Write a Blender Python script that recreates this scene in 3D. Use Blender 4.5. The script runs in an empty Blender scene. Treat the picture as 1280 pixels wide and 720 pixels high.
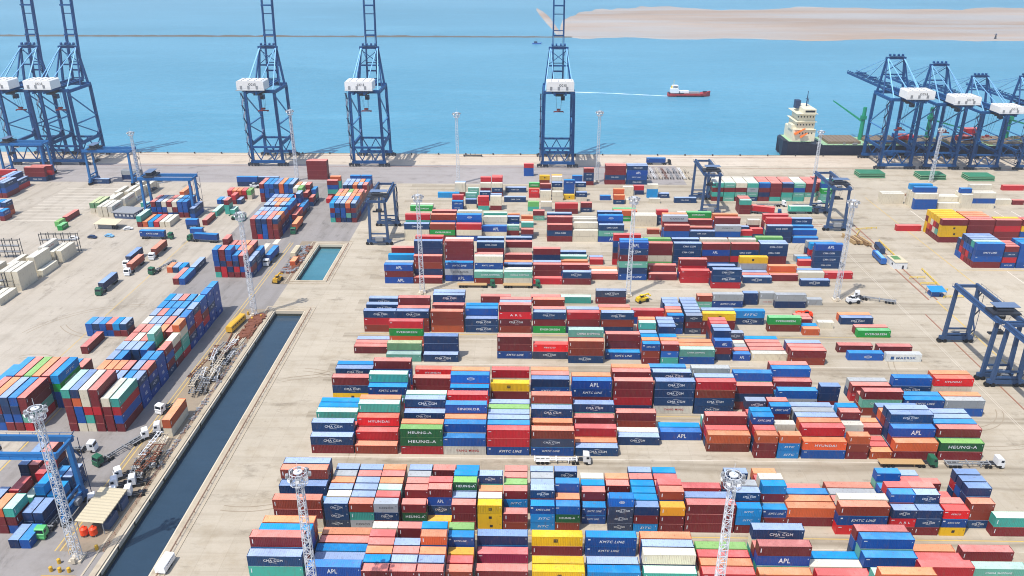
import bpy, bmesh, math, random
import numpy as np
from mathutils import Vector, Matrix
random.seed(11)
scn = bpy.context.scene
COL = scn.collection
PI = math.pi

# ------------------------------------------------------------------ camera
FPX, CAM_H = 1000.0, 137.9
TILT = math.atan(445 / FPX)
YAW = math.atan(20 * math.cos(TILT) / FPX)
cam = bpy.data.cameras.new("camera")
cam_o = bpy.data.objects.new("camera", cam)
COL.objects.link(cam_o)
cam_o.location = (0, 0, CAM_H)
cam_o.rotation_euler = (PI / 2 - TILT, 0, YAW)
cam.sensor_width = 36.0
cam.lens = 36.0 * FPX / 1280.0
cam.clip_start = 1.0
cam.clip_end = 60000.0
scn.camera = cam_o

# ------------------------------------------------------------------ sky, sun, exposure
TO_SUN = Vector((-0.36, -0.35, 1.0)).normalized()
w = bpy.data.worlds.new("World")
scn.world = w
w.use_nodes = True
nt = w.node_tree
bg = nt.nodes["Background"]
sky = nt.nodes.new("ShaderNodeTexSky")
sky.sky_type = 'NISHITA'
sky.sun_disc = False
sky.sun_elevation = math.asin(TO_SUN.z)
sky.sun_rotation = math.atan2(TO_SUN.x, TO_SUN.y) % (2 * PI)
sky.air_density = 1.0
sky.dust_density = 1.5
sky.ozone_density = 1.0
nt.links.new(sky.outputs[0], bg.inputs[0])
bg.inputs[1].default_value = 0.15
sun = bpy.data.lights.new("sun", 'SUN')
sun.energy = 3.65
sun.angle = math.radians(0.6)
sun.color = (1.0, 0.95, 0.87)
sun_o = bpy.data.objects.new("sun", sun)
COL.objects.link(sun_o)
sun_o.rotation_euler = TO_SUN.to_track_quat('Z', 'Y').to_euler()
sun_o.location = (-200, -200, 600)
scn.view_settings.view_transform = 'Standard'
scn.view_settings.look = 'None'
scn.view_settings.exposure = 0.44
scn.view_settings.gamma = 1.0
scn.view_settings.use_curve_mapping = False
scn.cycles.filter_width = 1.05
scn.cycles.max_bounces = 5
scn.cycles.diffuse_bounces = 3
scn.cycles.glossy_bounces = 2

# ------------------------------------------------------------------ helpers
def lin(r, g, b):
    f = lambda c: (c / 255 / 12.92) if c / 255 <= 0.04045 else ((c / 255 + 0.055) / 1.055) ** 2.4
    return (f(r), f(g), f(b), 1.0)

class MB:
    """collects shapes, builds ONE mesh object"""
    def __init__(s):
        s.v = []; s.f = []; s.m = []; s.mi = 0
    def add(s, vs, fs):
        o = len(s.v); s.v.extend([tuple(p) for p in vs])
        s.f.extend([tuple(o + i for i in f) for f in fs]); s.m.extend([s.mi] * len(fs))
    def box(s, cx, cy, cz, sx, sy, sz, rz=0.0):
        x, y, z = sx / 2, sy / 2, sz / 2
        c, n = math.cos(rz), math.sin(rz)
        vs = [(cx + a * c - b * n, cy + a * n + b * c, cz + d) for a, b, d in
              [(-x, -y, -z), (x, -y, -z), (x, y, -z), (-x, y, -z), (-x, -y, z), (x, -y, z), (x, y, z), (-x, y, z)]]
        s.add(vs, [(0, 3, 2, 1), (4, 5, 6, 7), (0, 1, 5, 4), (1, 2, 6, 5), (2, 3, 7, 6), (3, 0, 4, 7)])
    def bar(s, p, q, wd, ht=None, wd2=None):
        p, q = Vector(p), Vector(q); d = q - p
        if d.length < 1e-6: return
        d.normalize(); ht = ht or wd
        up = Vector((0, 0, 1)) if abs(d.z) < 0.95 else Vector((0, 1, 0))
        r = d.cross(up).normalized(); u = r.cross(d).normalized()
        k = (wd2 or wd) / wd
        vs = []
        for c, t in ((p, 1.0), (q, k)):
            for a, b in ((-1, -1), (1, -1), (1, 1), (-1, 1)):
                vs.append(c + r * (a * wd / 2 * t) + u * (b * ht / 2 * t))
        s.add(vs, [(0, 1, 2, 3), (7, 6, 5, 4), (0, 4, 5, 1), (1, 5, 6, 2), (2, 6, 7, 3), (3, 7, 4, 0)])
    def cyl(s, p, q, r, n=10, r2=None):
        p, q = Vector(p), Vector(q); d = (q - p).normalized()
        r2 = r if r2 is None else r2
        up = Vector((0, 0, 1)) if abs(d.z) < 0.95 else Vector((0, 1, 0))
        a = d.cross(up).normalized(); b = a.cross(d).normalized()
        vs = []
        for c, rr in ((p, r), (q, r2)):
            for i in range(n):
                t = 2 * PI * i / n
                vs.append(c + a * (rr * math.cos(t)) + b * (rr * math.sin(t)))
        fs = [(i, (i + 1) % n, n + (i + 1) % n, n + i) for i in range(n)]
        fs.append(tuple(range(n - 1, -1, -1))); fs.append(tuple(range(n, 2 * n)))
        s.add(vs, fs)
    def quad(s, a, b, c, d):
        s.add([a, b, c, d], [(0, 1, 2, 3)])
    def prism(s, pts, p0, p1, axis='y'):
        """extrude a 2-D outline (list of (a, z)) along axis from p0 to p1"""
        n = len(pts); vs = []
        for t in (p0, p1):
            for a, z in pts:
                vs.append((a, t, z) if axis == 'y' else (t, a, z) if axis == 'x' else (a, z, t))
        fs = [tuple(range(n)), tuple(range(2 * n - 1, n - 1, -1))]
        fs += [(i, n + i, n + (i + 1) % n, (i + 1) % n) for i in range(n)]
        s.add(vs, fs)
    def mesh(s, name, mats):
        me = bpy.data.meshes.new(name)
        me.from_pydata(s.v, [], s.f)
        for m in (mats if isinstance(mats, (list, tuple)) else [mats]): me.materials.append(m)
        if max(s.m, default=0) > 0: me.polygons.foreach_set('material_index', s.m)
        bm = bmesh.new(); bm.from_mesh(me)
        bmesh.ops.recalc_face_normals(bm, faces=bm.faces); bm.to_mesh(me); bm.free()
        me.update()
        return me
    def build(s, name, mats, parent=None, label=None):
        o = bpy.data.objects.new(name, s.mesh(name, mats)); COL.objects.link(o)
        if parent: o.parent = parent
        if label: o['label'] = label
        return o

def tag(o, label, cat, group=None):
    o['label'] = label; o['category'] = cat
    if group: o['group'] = group
    return o
def thing(name, label, cat, loc=(0, 0, 0), rz=0.0, group=None):
    o = bpy.data.objects.new(name, None); COL.objects.link(o)
    o.empty_display_size = 0.5
    o.location = loc; o.rotation_euler = (0, 0, rz)
    return tag(o, label, cat, group)
def struct(o, kind='structure'):
    o['kind'] = kind; return o
def link(name, me, parent, loc=None, label=None):
    o = bpy.data.objects.new(name, me); COL.objects.link(o); o.parent = parent
    if loc: o.location = loc
    if label: o['label'] = label
    return o
def dup(root, loc, rz, label, group=None):
    r = root.copy(); COL.objects.link(r); r.location = loc; r.rotation_euler = (0, 0, rz)
    r['label'] = label
    if group: r['group'] = group
    for ch in list(root.children):
        c = ch.copy(); COL.objects.link(c); c.parent = r
        for g in list(ch.children):
            d = g.copy(); COL.objects.link(d); d.parent = c
    return r

# ------------------------------------------------------------------ materials
def nmat(name):
    m = bpy.data.materials.new(name); m.use_nodes = True
    return m, m.node_tree, m.node_tree.nodes["Principled BSDF"]
def pos_noise(t, scale, detail=4, rough=0.6, stretch=(1, 1, 1)):
    g = t.nodes.new("ShaderNodeNewGeometry")
    mp = t.nodes.new("ShaderNodeMapping"); mp.inputs['Scale'].default_value = stretch
    t.links.new(g.outputs['Position'], mp.inputs[0])
    n = t.nodes.new("ShaderNodeTexNoise"); n.inputs['Scale'].default_value = scale
    n.inputs['Detail'].default_value = detail; n.inputs['Roughness'].default_value = rough
    t.links.new(mp.outputs[0], n.inputs['Vector'])
    return n.outputs['Fac']
def ramp(t, src, a, b, ca, cb):
    r = t.nodes.new("ShaderNodeValToRGB")
    r.color_ramp.elements[0].position = a; r.color_ramp.elements[1].position = b
    r.color_ramp.elements[0].color = ca; r.color_ramp.elements[1].color = cb
    t.links.new(src, r.inputs[0]); return r.outputs[0]
def mix(t, fac, a, b, mode='MIX'):
    m = t.nodes.new("ShaderNodeMix"); m.data_type = 'RGBA'; m.blend_type = mode
    for val, idx in ((fac, 0), (a, 6), (b, 7)):
        if isinstance(val, (float, int)): m.inputs[idx].default_value = val
        elif isinstance(val, tuple): m.inputs[idx].default_value = val
        else: t.links.new(val, m.inputs[idx])
    return m.outputs[2]
G0, G1 = (0, 0, 0, 1), (1, 1, 1, 1)

def paint(name, rgb, rough=0.5, dirt=0.25, dirtcol=(120, 95, 75), vary=0.12, metal=0.0):
    m, t, p = nmat(name)
    c = lin(*rgb)
    oi = t.nodes.new("ShaderNodeObjectInfo")
    n1 = pos_noise(t, 0.35, 5, 0.65, (1, 1, 2.2))
    n2 = pos_noise(t, 2.2, 4, 0.7, (1, 1, 0.25))
    var = ramp(t, oi.outputs['Random'], 0, 1, (1 - vary,) * 3 + (1,), (1 + vary,) * 3 + (1,))
    base = mix(t, 1.0, c, var, 'MULTIPLY')
    d = ramp(t, n2, 0.5, 0.8, G0, (dirt,) * 3 + (1,))
    col = mix(t, d, base, lin(*dirtcol))
    d1 = ramp(t, n1, 0.52, 0.72, G0, (dirt * 0.8,) * 3 + (1,))
    col = mix(t, d1, col, lin(*[min(255, int(v * 0.8 + 60)) for v in rgb]))
    t.links.new(col, p.inputs['Base Color'])
    p.inputs['Roughness'].default_value = rough
    p.inputs['Metallic'].default_value = metal
    p.inputs['Specular IOR Level'].default_value = 0.35
    return m
def plain(name, rgb, rough=0.6):
    m, t, p = nmat(name)
    n = pos_noise(t, 1.3, 3)
    col = mix(t, ramp(t, n, 0.3, 0.75, G0, (0.35,) * 3 + (1,)), lin(*rgb), lin(*[v * 0.72 for v in rgb]))
    t.links.new(col, p.inputs['Base Color']); p.inputs['Roughness'].default_value = rough
    p.inputs['Specular IOR Level'].default_value = 0.3
    return m

M = {}
for k, rgb in dict(crane_blue=(0, 68, 122), pale_steel=(60, 120, 172), crane_steel=(46, 74, 112), rtg_blue=(28, 98, 156), trolley_roof=(96, 116, 146), mast_paint=(196, 200, 206), white_paint=(225, 226, 226), dark_steel=(45, 50, 60),
                   rubber=(28, 28, 30), yellow_paint=(205, 160, 48), cab_white=(222, 224, 226), cab_green=(28, 95, 70), cab_lime=(90, 180, 110), orange_tank=(235, 70, 25),
                   grey_steel=(135, 138, 142), rust=(120, 72, 50), wood=(136, 106, 72), red_steel=(128, 36, 38), hull_navy=(16, 26, 48), hull_red=(158, 40, 46),
                   cream=(212, 206, 182), deck_brown=(125, 108, 88), deck_green=(150, 190, 150), kingpost=(15, 130, 100), pale_roof=(196, 184, 156), slate=(70, 88, 120),
                   glass=(25, 35, 48), blue_roof=(35, 130, 200), concrete_pale=(200, 188, 168), stair_dark=(38, 60, 95), pale_blue=(120, 175, 215), rail_rust=(150, 105, 85), orange_boat=(230, 120, 50),
                   lamp_glass=(240, 240, 240), bus_blue=(35, 90, 160), tarp_green=(90, 135, 80), float_yellow=(225, 190, 40), van_white=(228, 230, 230), timber_pale=(178, 148, 104), apron_green=(50, 120, 90)).items():
    M[k] = paint(k, rgb, 0.5, 0.15) if k not in ('glass', 'rubber') else plain(k, rgb, 0.25 if k == 'glass' else 0.8)
# ------------------------------------------------------------------ the setting: ground, canal, sea, sand
def ground_mat(name, c0, c1, stain, joint=None, track=None, rough=0.85, amount=0.55, lanes=False):
    m, t, p = nmat(name)
    n_big = pos_noise(t, 0.012, 6, 0.62)
    n_mid = pos_noise(t, 0.11, 6, 0.68)
    n_fine = pos_noise(t, 1.1, 4, 0.7)
    col = mix(t, ramp(t, n_big, 0.36, 0.66, G0, G1), lin(*c0), lin(*c1))
    col = mix(t, ramp(t, n_mid, 0.5, 0.74, G0, (amount,) * 3 + (1,)), col, lin(*stain))
    col = mix(t, ramp(t, n_fine, 0.3, 0.8, G0, (0.3,) * 3 + (1,)), col, lin(*[v * 0.84 for v in c0]))
    if track:                                   # tyre-worn bands running along one axis
        st = (0.012, 0.2, 1) if track == 'x' else (0.2, 0.012, 1)
        n_t = pos_noise(t, 1.0, 5, 0.6, st)
        col = mix(t, ramp(t, n_t, 0.5, 0.72, G0, (0.34,) * 3 + (1,)), col, lin(*[v * 0.8 for v in stain]))
        n_d = pos_noise(t, 0.06, 7, 0.75, (1, 2.2, 1) if track == 'x' else (2.2, 1, 1))
        col = mix(t, ramp(t, n_d, 0.56, 0.68, G0, (0.5,) * 3 + (1,)), col, lin(*[v * 0.62 for v in stain]))
    if lanes:                                   # wheel-worn truck and gantry lanes between the stacks
        g = t.nodes.new("ShaderNodeNewGeometry"); sx = t.nodes.new("ShaderNodeSeparateXYZ"); t.links.new(g.outputs['Position'], sx.inputs[0])
        def mth(op, p0, p1):
            q = t.nodes.new("ShaderNodeMath"); q.operation = op
            for i_, v in enumerate((p0, p1)):
                if isinstance(v, (int, float)): q.inputs[i_].default_value = v
                else: t.links.new(v, q.inputs[i_])
            return q.outputs[0]
        wob = mth('MULTIPLY', mth('SUBTRACT', pos_noise(t, 0.05, 3, 0.5), 0.5), 3.0)
        ph = mth('DIVIDE', mth('MODULO', mth('ADD', mth('SUBTRACT', sx.outputs[1], 136.7 - 544), wob), 54.4), 54.4)
        r = t.nodes.new("ShaderNodeValToRGB"); el = r.color_ramp.elements
        el[0].position = 0.0; el[0].color = G0; el[1].position = 1.0; el[1].color = G0
        for p0, v in ((.33, 0), (.36, .8), (.375, .25), (.395, .7), (.42, 0), (.745, 0), (.765, .75), (.785, .15), (.86, .1), (.89, .7), (.915, .35), (.94, .75), (.97, 0)):
            k_ = el.new(p0); k_.color = (v, v, v, 1)
        t.links.new(ph, r.inputs[0])
        inx = mth('MULTIPLY', mth('GREATER_THAN', sx.outputs[0], -68.0), mth('LESS_THAN', mth('ADD', sx.outputs[0], mth('MULTIPLY', wob, 6.0)), 172.0))
        lv = mth('MULTIPLY', mth('MULTIPLY', r.outputs[0], inx), mth('ADD', mth('MULTIPLY', pos_noise(t, 1.0, 4, 0.6, (0.03, 0.5, 1)), 1.5), -0.15))
        lv = mth('MINIMUM', mth('MAXIMUM', lv, 0.0), 0.85)
        col = mix(t, lv, col, lin(*[v * 0.74 for v in stain]))
    n_o = pos_noise(t, 0.32, 5, 0.7)
    n_p = pos_noise(t, 0.03, 3, 0.6)
    oil = mix(t, 1.0, ramp(t, n_o, 0.6, 0.72, G0, (0.5,) * 3 + (1,)), ramp(t, n_p, 0.45, 0.6, G0, G1), 'MULTIPLY')
    col = mix(t, oil, col, lin(*[v * 0.55 for v in stain]))
    if joint:
        b = t.nodes.new("ShaderNodeTexBrick")
        g = t.nodes.new("ShaderNodeNewGeometry")
        t.links.new(g.outputs['Position'], b.inputs['Vector'])
        b.inputs['Scale'].default_value = 1.0; b.inputs['Mortar Size'].default_value = 0.09
        b.inputs['Brick Width'].default_value = joint[0]; b.inputs['Row Height'].default_value = joint[1]
        b.offset = 0.0
        b.inputs['Color1'].default_value = G0; b.inputs['Color2'].default_value = (0.08, 0.08, 0.08, 1); b.inputs['Mortar'].default_value = (0.16, 0.16, 0.16, 1)
        col = mix(t, b.outputs['Color'], col, lin(*[v * 0.7 for v in stain]))
    t.links.new(col, p.inputs['Base Color']); p.inputs['Roughness'].default_value = rough
    p.inputs['Specular IOR Level'].default_value = 0.2
    return m
M['yard'] = ground_mat('yard_concrete', (184, 174, 157), (170, 160, 143), (144, 129, 104), (6.0, 6.0), 'x', lanes=True)
M['west'] = ground_mat('west_concrete', (180, 171, 158), (170, 161, 147), (148, 138, 122), (8.0, 8.0), 'y')
M['asphalt'] = ground_mat('grey_asphalt', (146, 141, 138), (136, 132, 130), (116, 110, 104), None, 'y')
M['apron'] = ground_mat('apron_asphalt', (158, 152, 150), (148, 143, 141), (132, 124, 118), None, 'x')
M['quay'] = ground_mat('quay_concrete', (198, 186, 170), (188, 174, 156), (168, 150, 130), (10.0, 9.0), 'x')
M['kerb'] = ground_mat('kerb_concrete', (184, 172, 152), (168, 156, 136), (126, 112, 94), amount=0.8)
M['line_yellow'] = ground_mat('road_yellow', (205, 172, 88), (190, 165, 110), (165, 148, 115), rough=0.7)
M['line_white'] = ground_mat('road_white', (215, 208, 195), (205, 196, 180), (175, 160, 140), rough=0.7)
M['dirt'] = ground_mat('trodden_dirt', (138, 126, 110), (150, 136, 118), (98, 88, 76), amount=0.8)

def sheet(name, rects, z, mat, kind='structure'):
    b = MB()
    for x0, y0, x1, y1 in rects: b.quad((x0, y0, z), (x1, y0, z), (x1, y1, z), (x0, y1, z))
    o = b.build(name, mat)
    return struct(o, kind)
QY = 532.8
CX0, CX1 = -100.2, -87.4
BAS = [(-60.0, 286.3), (316.0, 360.5)]          # the two water basins
# ground as one sheet with holes where the canal lies
gr = [(-2500, -60, CX0, QY), (CX1, -60, 2500, QY), (CX0, BAS[0][1], CX1, BAS[1][0]), (CX0, BAS[1][1], CX1, QY)]
sheet('ground', gr, 0.0, M['yard'])
sheet('west_yard', [(-900, 60, -147.5, 463)], 0.004, M['west'])
sheet('road', [(-147.5, 60, CX0 - 1.6, 463), (CX0 - 1.6, 363, -86, 463)], 0.008, M['asphalt'])
sheet('apron_road', [(-900, 463, 96, 505)], 0.012, M['apron'])
sheet('quay_strip', [(-900, 505, 1500, QY)], 0.006, M['quay'])
# canal walls, kerbs and bed
b = MB()
for y0, y1 in BAS:
    for x0, x1 in ((CX0 - 0.02, CX0 + 0.5), (CX1 - 0.5, CX1 + 0.02)):
        b.box((x0 + x1) / 2, (y0 + y1) / 2, -2.0, x1 - x0, y1 - y0, 3.98)
    b.box((CX0 + CX1) / 2, y1 - 0.24, -2.0, CX1 - CX0 - 1.1, 0.5, 3.97)
    if y0 > 0: b.box((CX0 + CX1) / 2, y0 + 0.24, -2.0, CX1 - CX0 - 1.1, 0.5, 3.97)
struct(b.build('canal_wall', M['concrete_pale']))
b = MB()
for y0, y1 in BAS:
    for x in (CX0 - 0.75, CX1 + 0.75): b.box(x, (y0 + y1) / 2, 0.14, 1.5, y1 - y0 + 3.0, 0.3)
    for x in (CX0 - 3.3, CX1 + 3.1): b.box(x, (y0 + y1) / 2, 0.06, 0.5, y1 - y0 + 7, 0.15)
    for y in (y1 + 0.75,) + ((y0 - 0.75,) if y0 > 0 else ()): b.box((CX0 + CX1) / 2, y, 0.139, CX1 - CX0 - 0.02, 1.5, 0.296)
    for y in (y1 + 3.2,) + ((y0 - 3.2,) if y0 > 0 else ()): b.box((CX0 + CX1) / 2, y, 0.058, CX1 - CX0 + 6.0, 0.5, 0.146)
struct(b.build('canal_kerb', M['kerb']))
b = MB()
for y0, y1 in BAS:
    for x in (CX0 + .51, CX1 - .51): b.box(x, (y0 + y1) / 2, -1.75, .04, y1 - y0 - 1.0, 1.0)
    b.box((CX0 + CX1) / 2, y1 - .51, -1.75, CX1 - CX0 - 1.2, .04, 1.0)
    for k in range(int((y1 - y0) / 9)): b.box(CX0 + .55, y0 + 5 + k * 9, -1.0, .14, .5, 1.8)
struct(b.build('canal_tide_line', plain('wet_stain', (70, 72, 62), 0.7)))
sheet('canal_verge', [(CX0 - 13.5, 150, CX0 - 1.7, 287), (CX0 - 9, 312, CX0 - 1.7, 364)], 0.016, M['dirt'])

def water_mat(name, c0, c1, rough, bump, scale, spec=0.5):
    m, t, p = nmat(name)
    n1 = pos_noise(t, 0.0035, 5, 0.6, (0.35, 1.0, 1))
    n2 = pos_noise(t, 0.02, 5, 0.6, (0.3, 1.0, 1))
    col = mix(t, ramp(t, n1, 0.35, 0.65, G0, G1), lin(*c0), lin(*c1))
    col = mix(t, ramp(t, n2, 0.55, 0.75, G0, (0.35,) * 3 + (1,)), col, lin(*[min(255, v + 22) for v in c1]))
    n3 = pos_noise(t, 0.22, 4, 0.7, (0.5, 1.0, 1))  # fine mottling: small wave glints imitated in the water colour
    col = mix(t, ramp(t, n3, 0.3, 0.7, G0, (0.3,) * 3 + (1,)), col, lin(*[v * 0.8 for v in c0]))
    t.links.new(col, p.inputs['Base Color'])
    p.inputs['Roughness'].default_value = rough
    p.inputs['Specular IOR Level'].default_value = spec
    p.inputs['IOR'].default_value = 1.33
    w1 = pos_noise(t, scale, 5, 0.62, (0.55, 1.0, 1))
    bm = t.nodes.new("ShaderNodeBump"); bm.inputs['Strength'].default_value = bump; bm.inputs['Distance'].default_value = 1.0
    t.links.new(w1, bm.inputs['Height']); t.links.new(bm.outputs[0], p.inputs['Normal'])
    return m
M['sea'] = water_mat('sea_water', (66, 134, 162), (86, 150, 178), 0.36, 0.9, 0.14)
M['canal_water'] = water_mat('canal_water', (42, 62, 80), (54, 76, 94), 0.1, 0.12, 0.5)
M['basin_water'] = water_mat('basin_water', (56, 112, 128), (68, 124, 140), 0.1, 0.1, 0.5)
sheet('canal_water', [(CX0 + 0.4, BAS[0][0], CX1 - 0.4, BAS[0][1] - 0.4)], -2.2, M['canal_water'])
sheet('canal_water', [(CX0 + 0.4, BAS[1][0] + 0.4, CX1 - 0.4, BAS[1][1] - 0.4)], -2.2, M['basin_water'])
sheet('sea', [(-4000, QY, 4000, 3600)], -3.2, M['sea'])
b = MB(); b.box(-500, QY + 0.3, -2.0, 4000, 0.6, 3.7); struct(b.build('quay_wall', M['concrete_pale']))
b = MB()
b.box(-500, QY - 0.35, 0.16, 4000, 0.5, 0.32); struct(b.build('quay_kerb', M['kerb']))

# painted lines
ly, lw = [], []
for x in (-114.2, -112.9): ly.append((x - 0.16, 150, x + 0.16, 362))
ly += [(-147.0, 120, -146.6, 300), (-165.2, 140, -164.9, 440)]
for yb in (159.5, 213.9, 268.3, 333.7, 388.6):
    ly.append((-62, yb - 1.9, 136, yb - 1.6))
    lw.append((-62, yb - 5.6, 136, yb - 5.45))
for yb in (191.1, 245.5, 310.9, 365.8): lw.append((-62, yb - 1.6, 136, yb - 1.4))
for x in (150.6, 151.4): lw.append((x, 140, x + .12, 460))
for x in (192.5,): ly.append((x, 300, x + 0.4, 440))
ly.append((192.5, 333.0, 300, 333.4)); ly.append((168.0, 200, 168.5, 300))
for i in range(14): lw.append((208 + i * 9, 404 - 4, 208.5 + i * 9, 417)); 
for i in range(10): lw.append((214 + i * 9, 300, 214.4 + i * 9, 332))
for i in range(12): lw.append((-270 + 0 * i, 392 + i * 5.2, -236, 392.6 + i * 5.2))
for x, y in ((-108.6, 196), (-126, 352), (-122.6, 360)): lw.append((x, y, x + 2.4, y + 9))
sheet('yellow_road_lines', ly, 0.022, M['line_yellow'])
sheet('white_road_lines', lw, 0.024, M['line_white'])
# crane rails and cable trenches
b = MB()
for y in (500.5, 527.2): b.box(-100, y, 0.05, 2400, 0.35, 0.1)
for x in (165.5, 168.9): b.box(x, 347, 0.06, 0.6, 92, 0.12)
b.box(157.9, 232, 0.05, 0.45, 110, 0.1)
for y in (390.6, 393.2): b.box(120, y, 0.05, 66, 0.4, 0.1)
struct(b.build('crane_rails', M['rail_rust']))

# sandbar and breakwater beyond the harbour
def sand_mat():
    m, t, p = nmat('wet_sand')
    n1 = pos_noise(t, 0.004, 7, 0.65, (0.28, 1.0, 1))
    n2 = pos_noise(t, 0.0075, 7, 0.66, (0.2, 1.0, 1))
    col = mix(t, ramp(t, n1, 0.38, 0.62, G0, G1), lin(168, 150, 134), lin(146, 126, 108))
    col = mix(t, ramp(t, n2, 0.44, 0.58, G0, (0.55,) * 3 + (1,)), col, lin(156, 164, 168))
    t.links.new(col, p.inputs['Base Color']); p.inputs['Roughness'].default_value = 0.7
    return m
M['sand'] = sand_mat()
rs = random.Random(4)
near, far = [], []
N = 90
for i in range(N + 1):
    u = i / N; X = 40 + (3000 - 40) * u ** 1.6
    near.append((X, 1222 - 26 * min(1, u * 4) + rs.uniform(-5, 5) + 10 * math.sin(i * .7)))
    far.append((X + 10, 1255 + min(1, (u * 9) ** 0.8) * 540 + rs.uniform(-24, 24) + 40 * math.sin(i * .45)))
b = MB()
for i in range(N):
    (x0, y0), (x1, y1) = near[i], near[i + 1]; (X0, Y0), (X1, Y1) = far[i], far[i + 1]
    r0 = [(x0, y0, -3.6), (x0 * .98 + X0 * .02, y0 * .985 + Y0 * .015, -2.2), (X0, Y0 * .5 + y0 * .5, -2.3), (X0, Y0, -3.5)]
    r1 = [(x1, y1, -3.6), (x1 * .98 + X1 * .02, y1 * .985 + Y1 * .015, -2.2), (X1, Y1 * .5 + y1 * .5, -2.3), (X1, Y1, -3.5)]
    for k in range(3): b.quad(r0[k], r1[k], r1[k + 1], r0[k + 1])
# the spit that curves out from the sandbar
sp = [(48, 1235, 5), (44, 1330, 7), (38, 1430, 9), (32, 1540, 10), (25, 1640, 8), (20, 1700, 3)]
for i in range(len(sp) - 1):
    x0, y0, w0 = sp[i]; x1, y1, w1 = sp[i + 1]
    b.quad((x0 - w0, y0, -3.5), (x0, y0, -2.4), (x1, y1, -2.4), (x1 - w1, y1, -3.5))
    b.quad((x0, y0, -2.4), (x0 + w0, y0, -3.5), (x1 + w1, y1, -3.5), (x1, y1, -2.4))
struct(b.build('sandbar', M['sand']))
b = MB()
rs = random.Random(8); prev = None
for i in range(161):
    x = -1700 + i * 11.1; y = 1222 + rs.uniform(-1.2, 1.2); hh = rs.uniform(0.5, 1.7) * (1 if x < -115 else 0.55)
    cur = [(x, y - 3.5, -3.6), (x, y - 1, -2.6 + hh), (x, y + 2, -2.6 + hh), (x, y + 6, -3.6)]
    if prev:
        for k in range(3): b.quad(prev[k], cur[k], cur[k + 1], prev[k + 1])
    prev = cur
tag(b.build('breakwater', plain('breakwater_rock', (98, 92, 84), 0.9)), 'long low dark rock breakwater stretching across the far harbour water', 'breakwater')

# the hazy harbour air
hm = bpy.data.materials.new('harbour_air'); hm.use_nodes = True
ht_ = hm.node_tree; ht_.nodes.remove(ht_.nodes["Principled BSDF"])
pv = ht_.nodes.new("ShaderNodeVolumePrincipled"); pv.inputs['Density'].default_value = 0.00013; pv.inputs['Color'].default_value = (0.92, 0.96, 1.0, 1)
pv.inputs['Anisotropy'].default_value = 0.2
ht_.links.new(pv.outputs[0], ht_.nodes["Material Output"].inputs['Volume'])
b = MB(); b.box(0, 1700, 70.4, 8200, 4100, 149.4)
struct(b.build('haze', hm), 'stuff')

# curved tyre marks on the open paving
rt_ = random.Random(31); b = MB()
def tyre_arc(x, y, r, a0, a1, wd=.34):
    n = 22
    for off in (0.0, 1.9):
        for i in range(n):
            t0, t1 = a0 + (a1 - a0) * i / n, a0 + (a1 - a0) * (i + 1) / n; R0, R1 = r + off, r + off + wd
            if CX0 - 6 < x + R0 * math.cos(t0) < CX1 + 6 or y + R0 * math.sin(t0) > 450: continue
            b.quad((x + R0 * math.cos(t0), y + R0 * math.sin(t0), .018 + off * .001), (x + R1 * math.cos(t0), y + R1 * math.sin(t0), .018 + off * .001), (x + R1 * math.cos(t1), y + R1 * math.sin(t1), .018 + off * .001), (x + R0 * math.cos(t1), y + R0 * math.sin(t1), .018 + off * .001))
for i in range(20):
    x, y = rt_.choice([(rt_.uniform(135, 190), rt_.uniform(200, 390)), (rt_.uniform(-82, -66), rt_.uniform(150, 330)), (rt_.uniform(-200, -150), rt_.uniform(200, 380))])
    a_ = rt_.uniform(0, 2 * PI); tyre_arc(x, y, rt_.uniform(9, 40), a_, a_ + rt_.uniform(.6, 1.6))
struct(b.build('tyre_marks', ground_mat('tyre_rubber', (156, 144, 126), (148, 136, 118), (130, 116, 96))))
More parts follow.
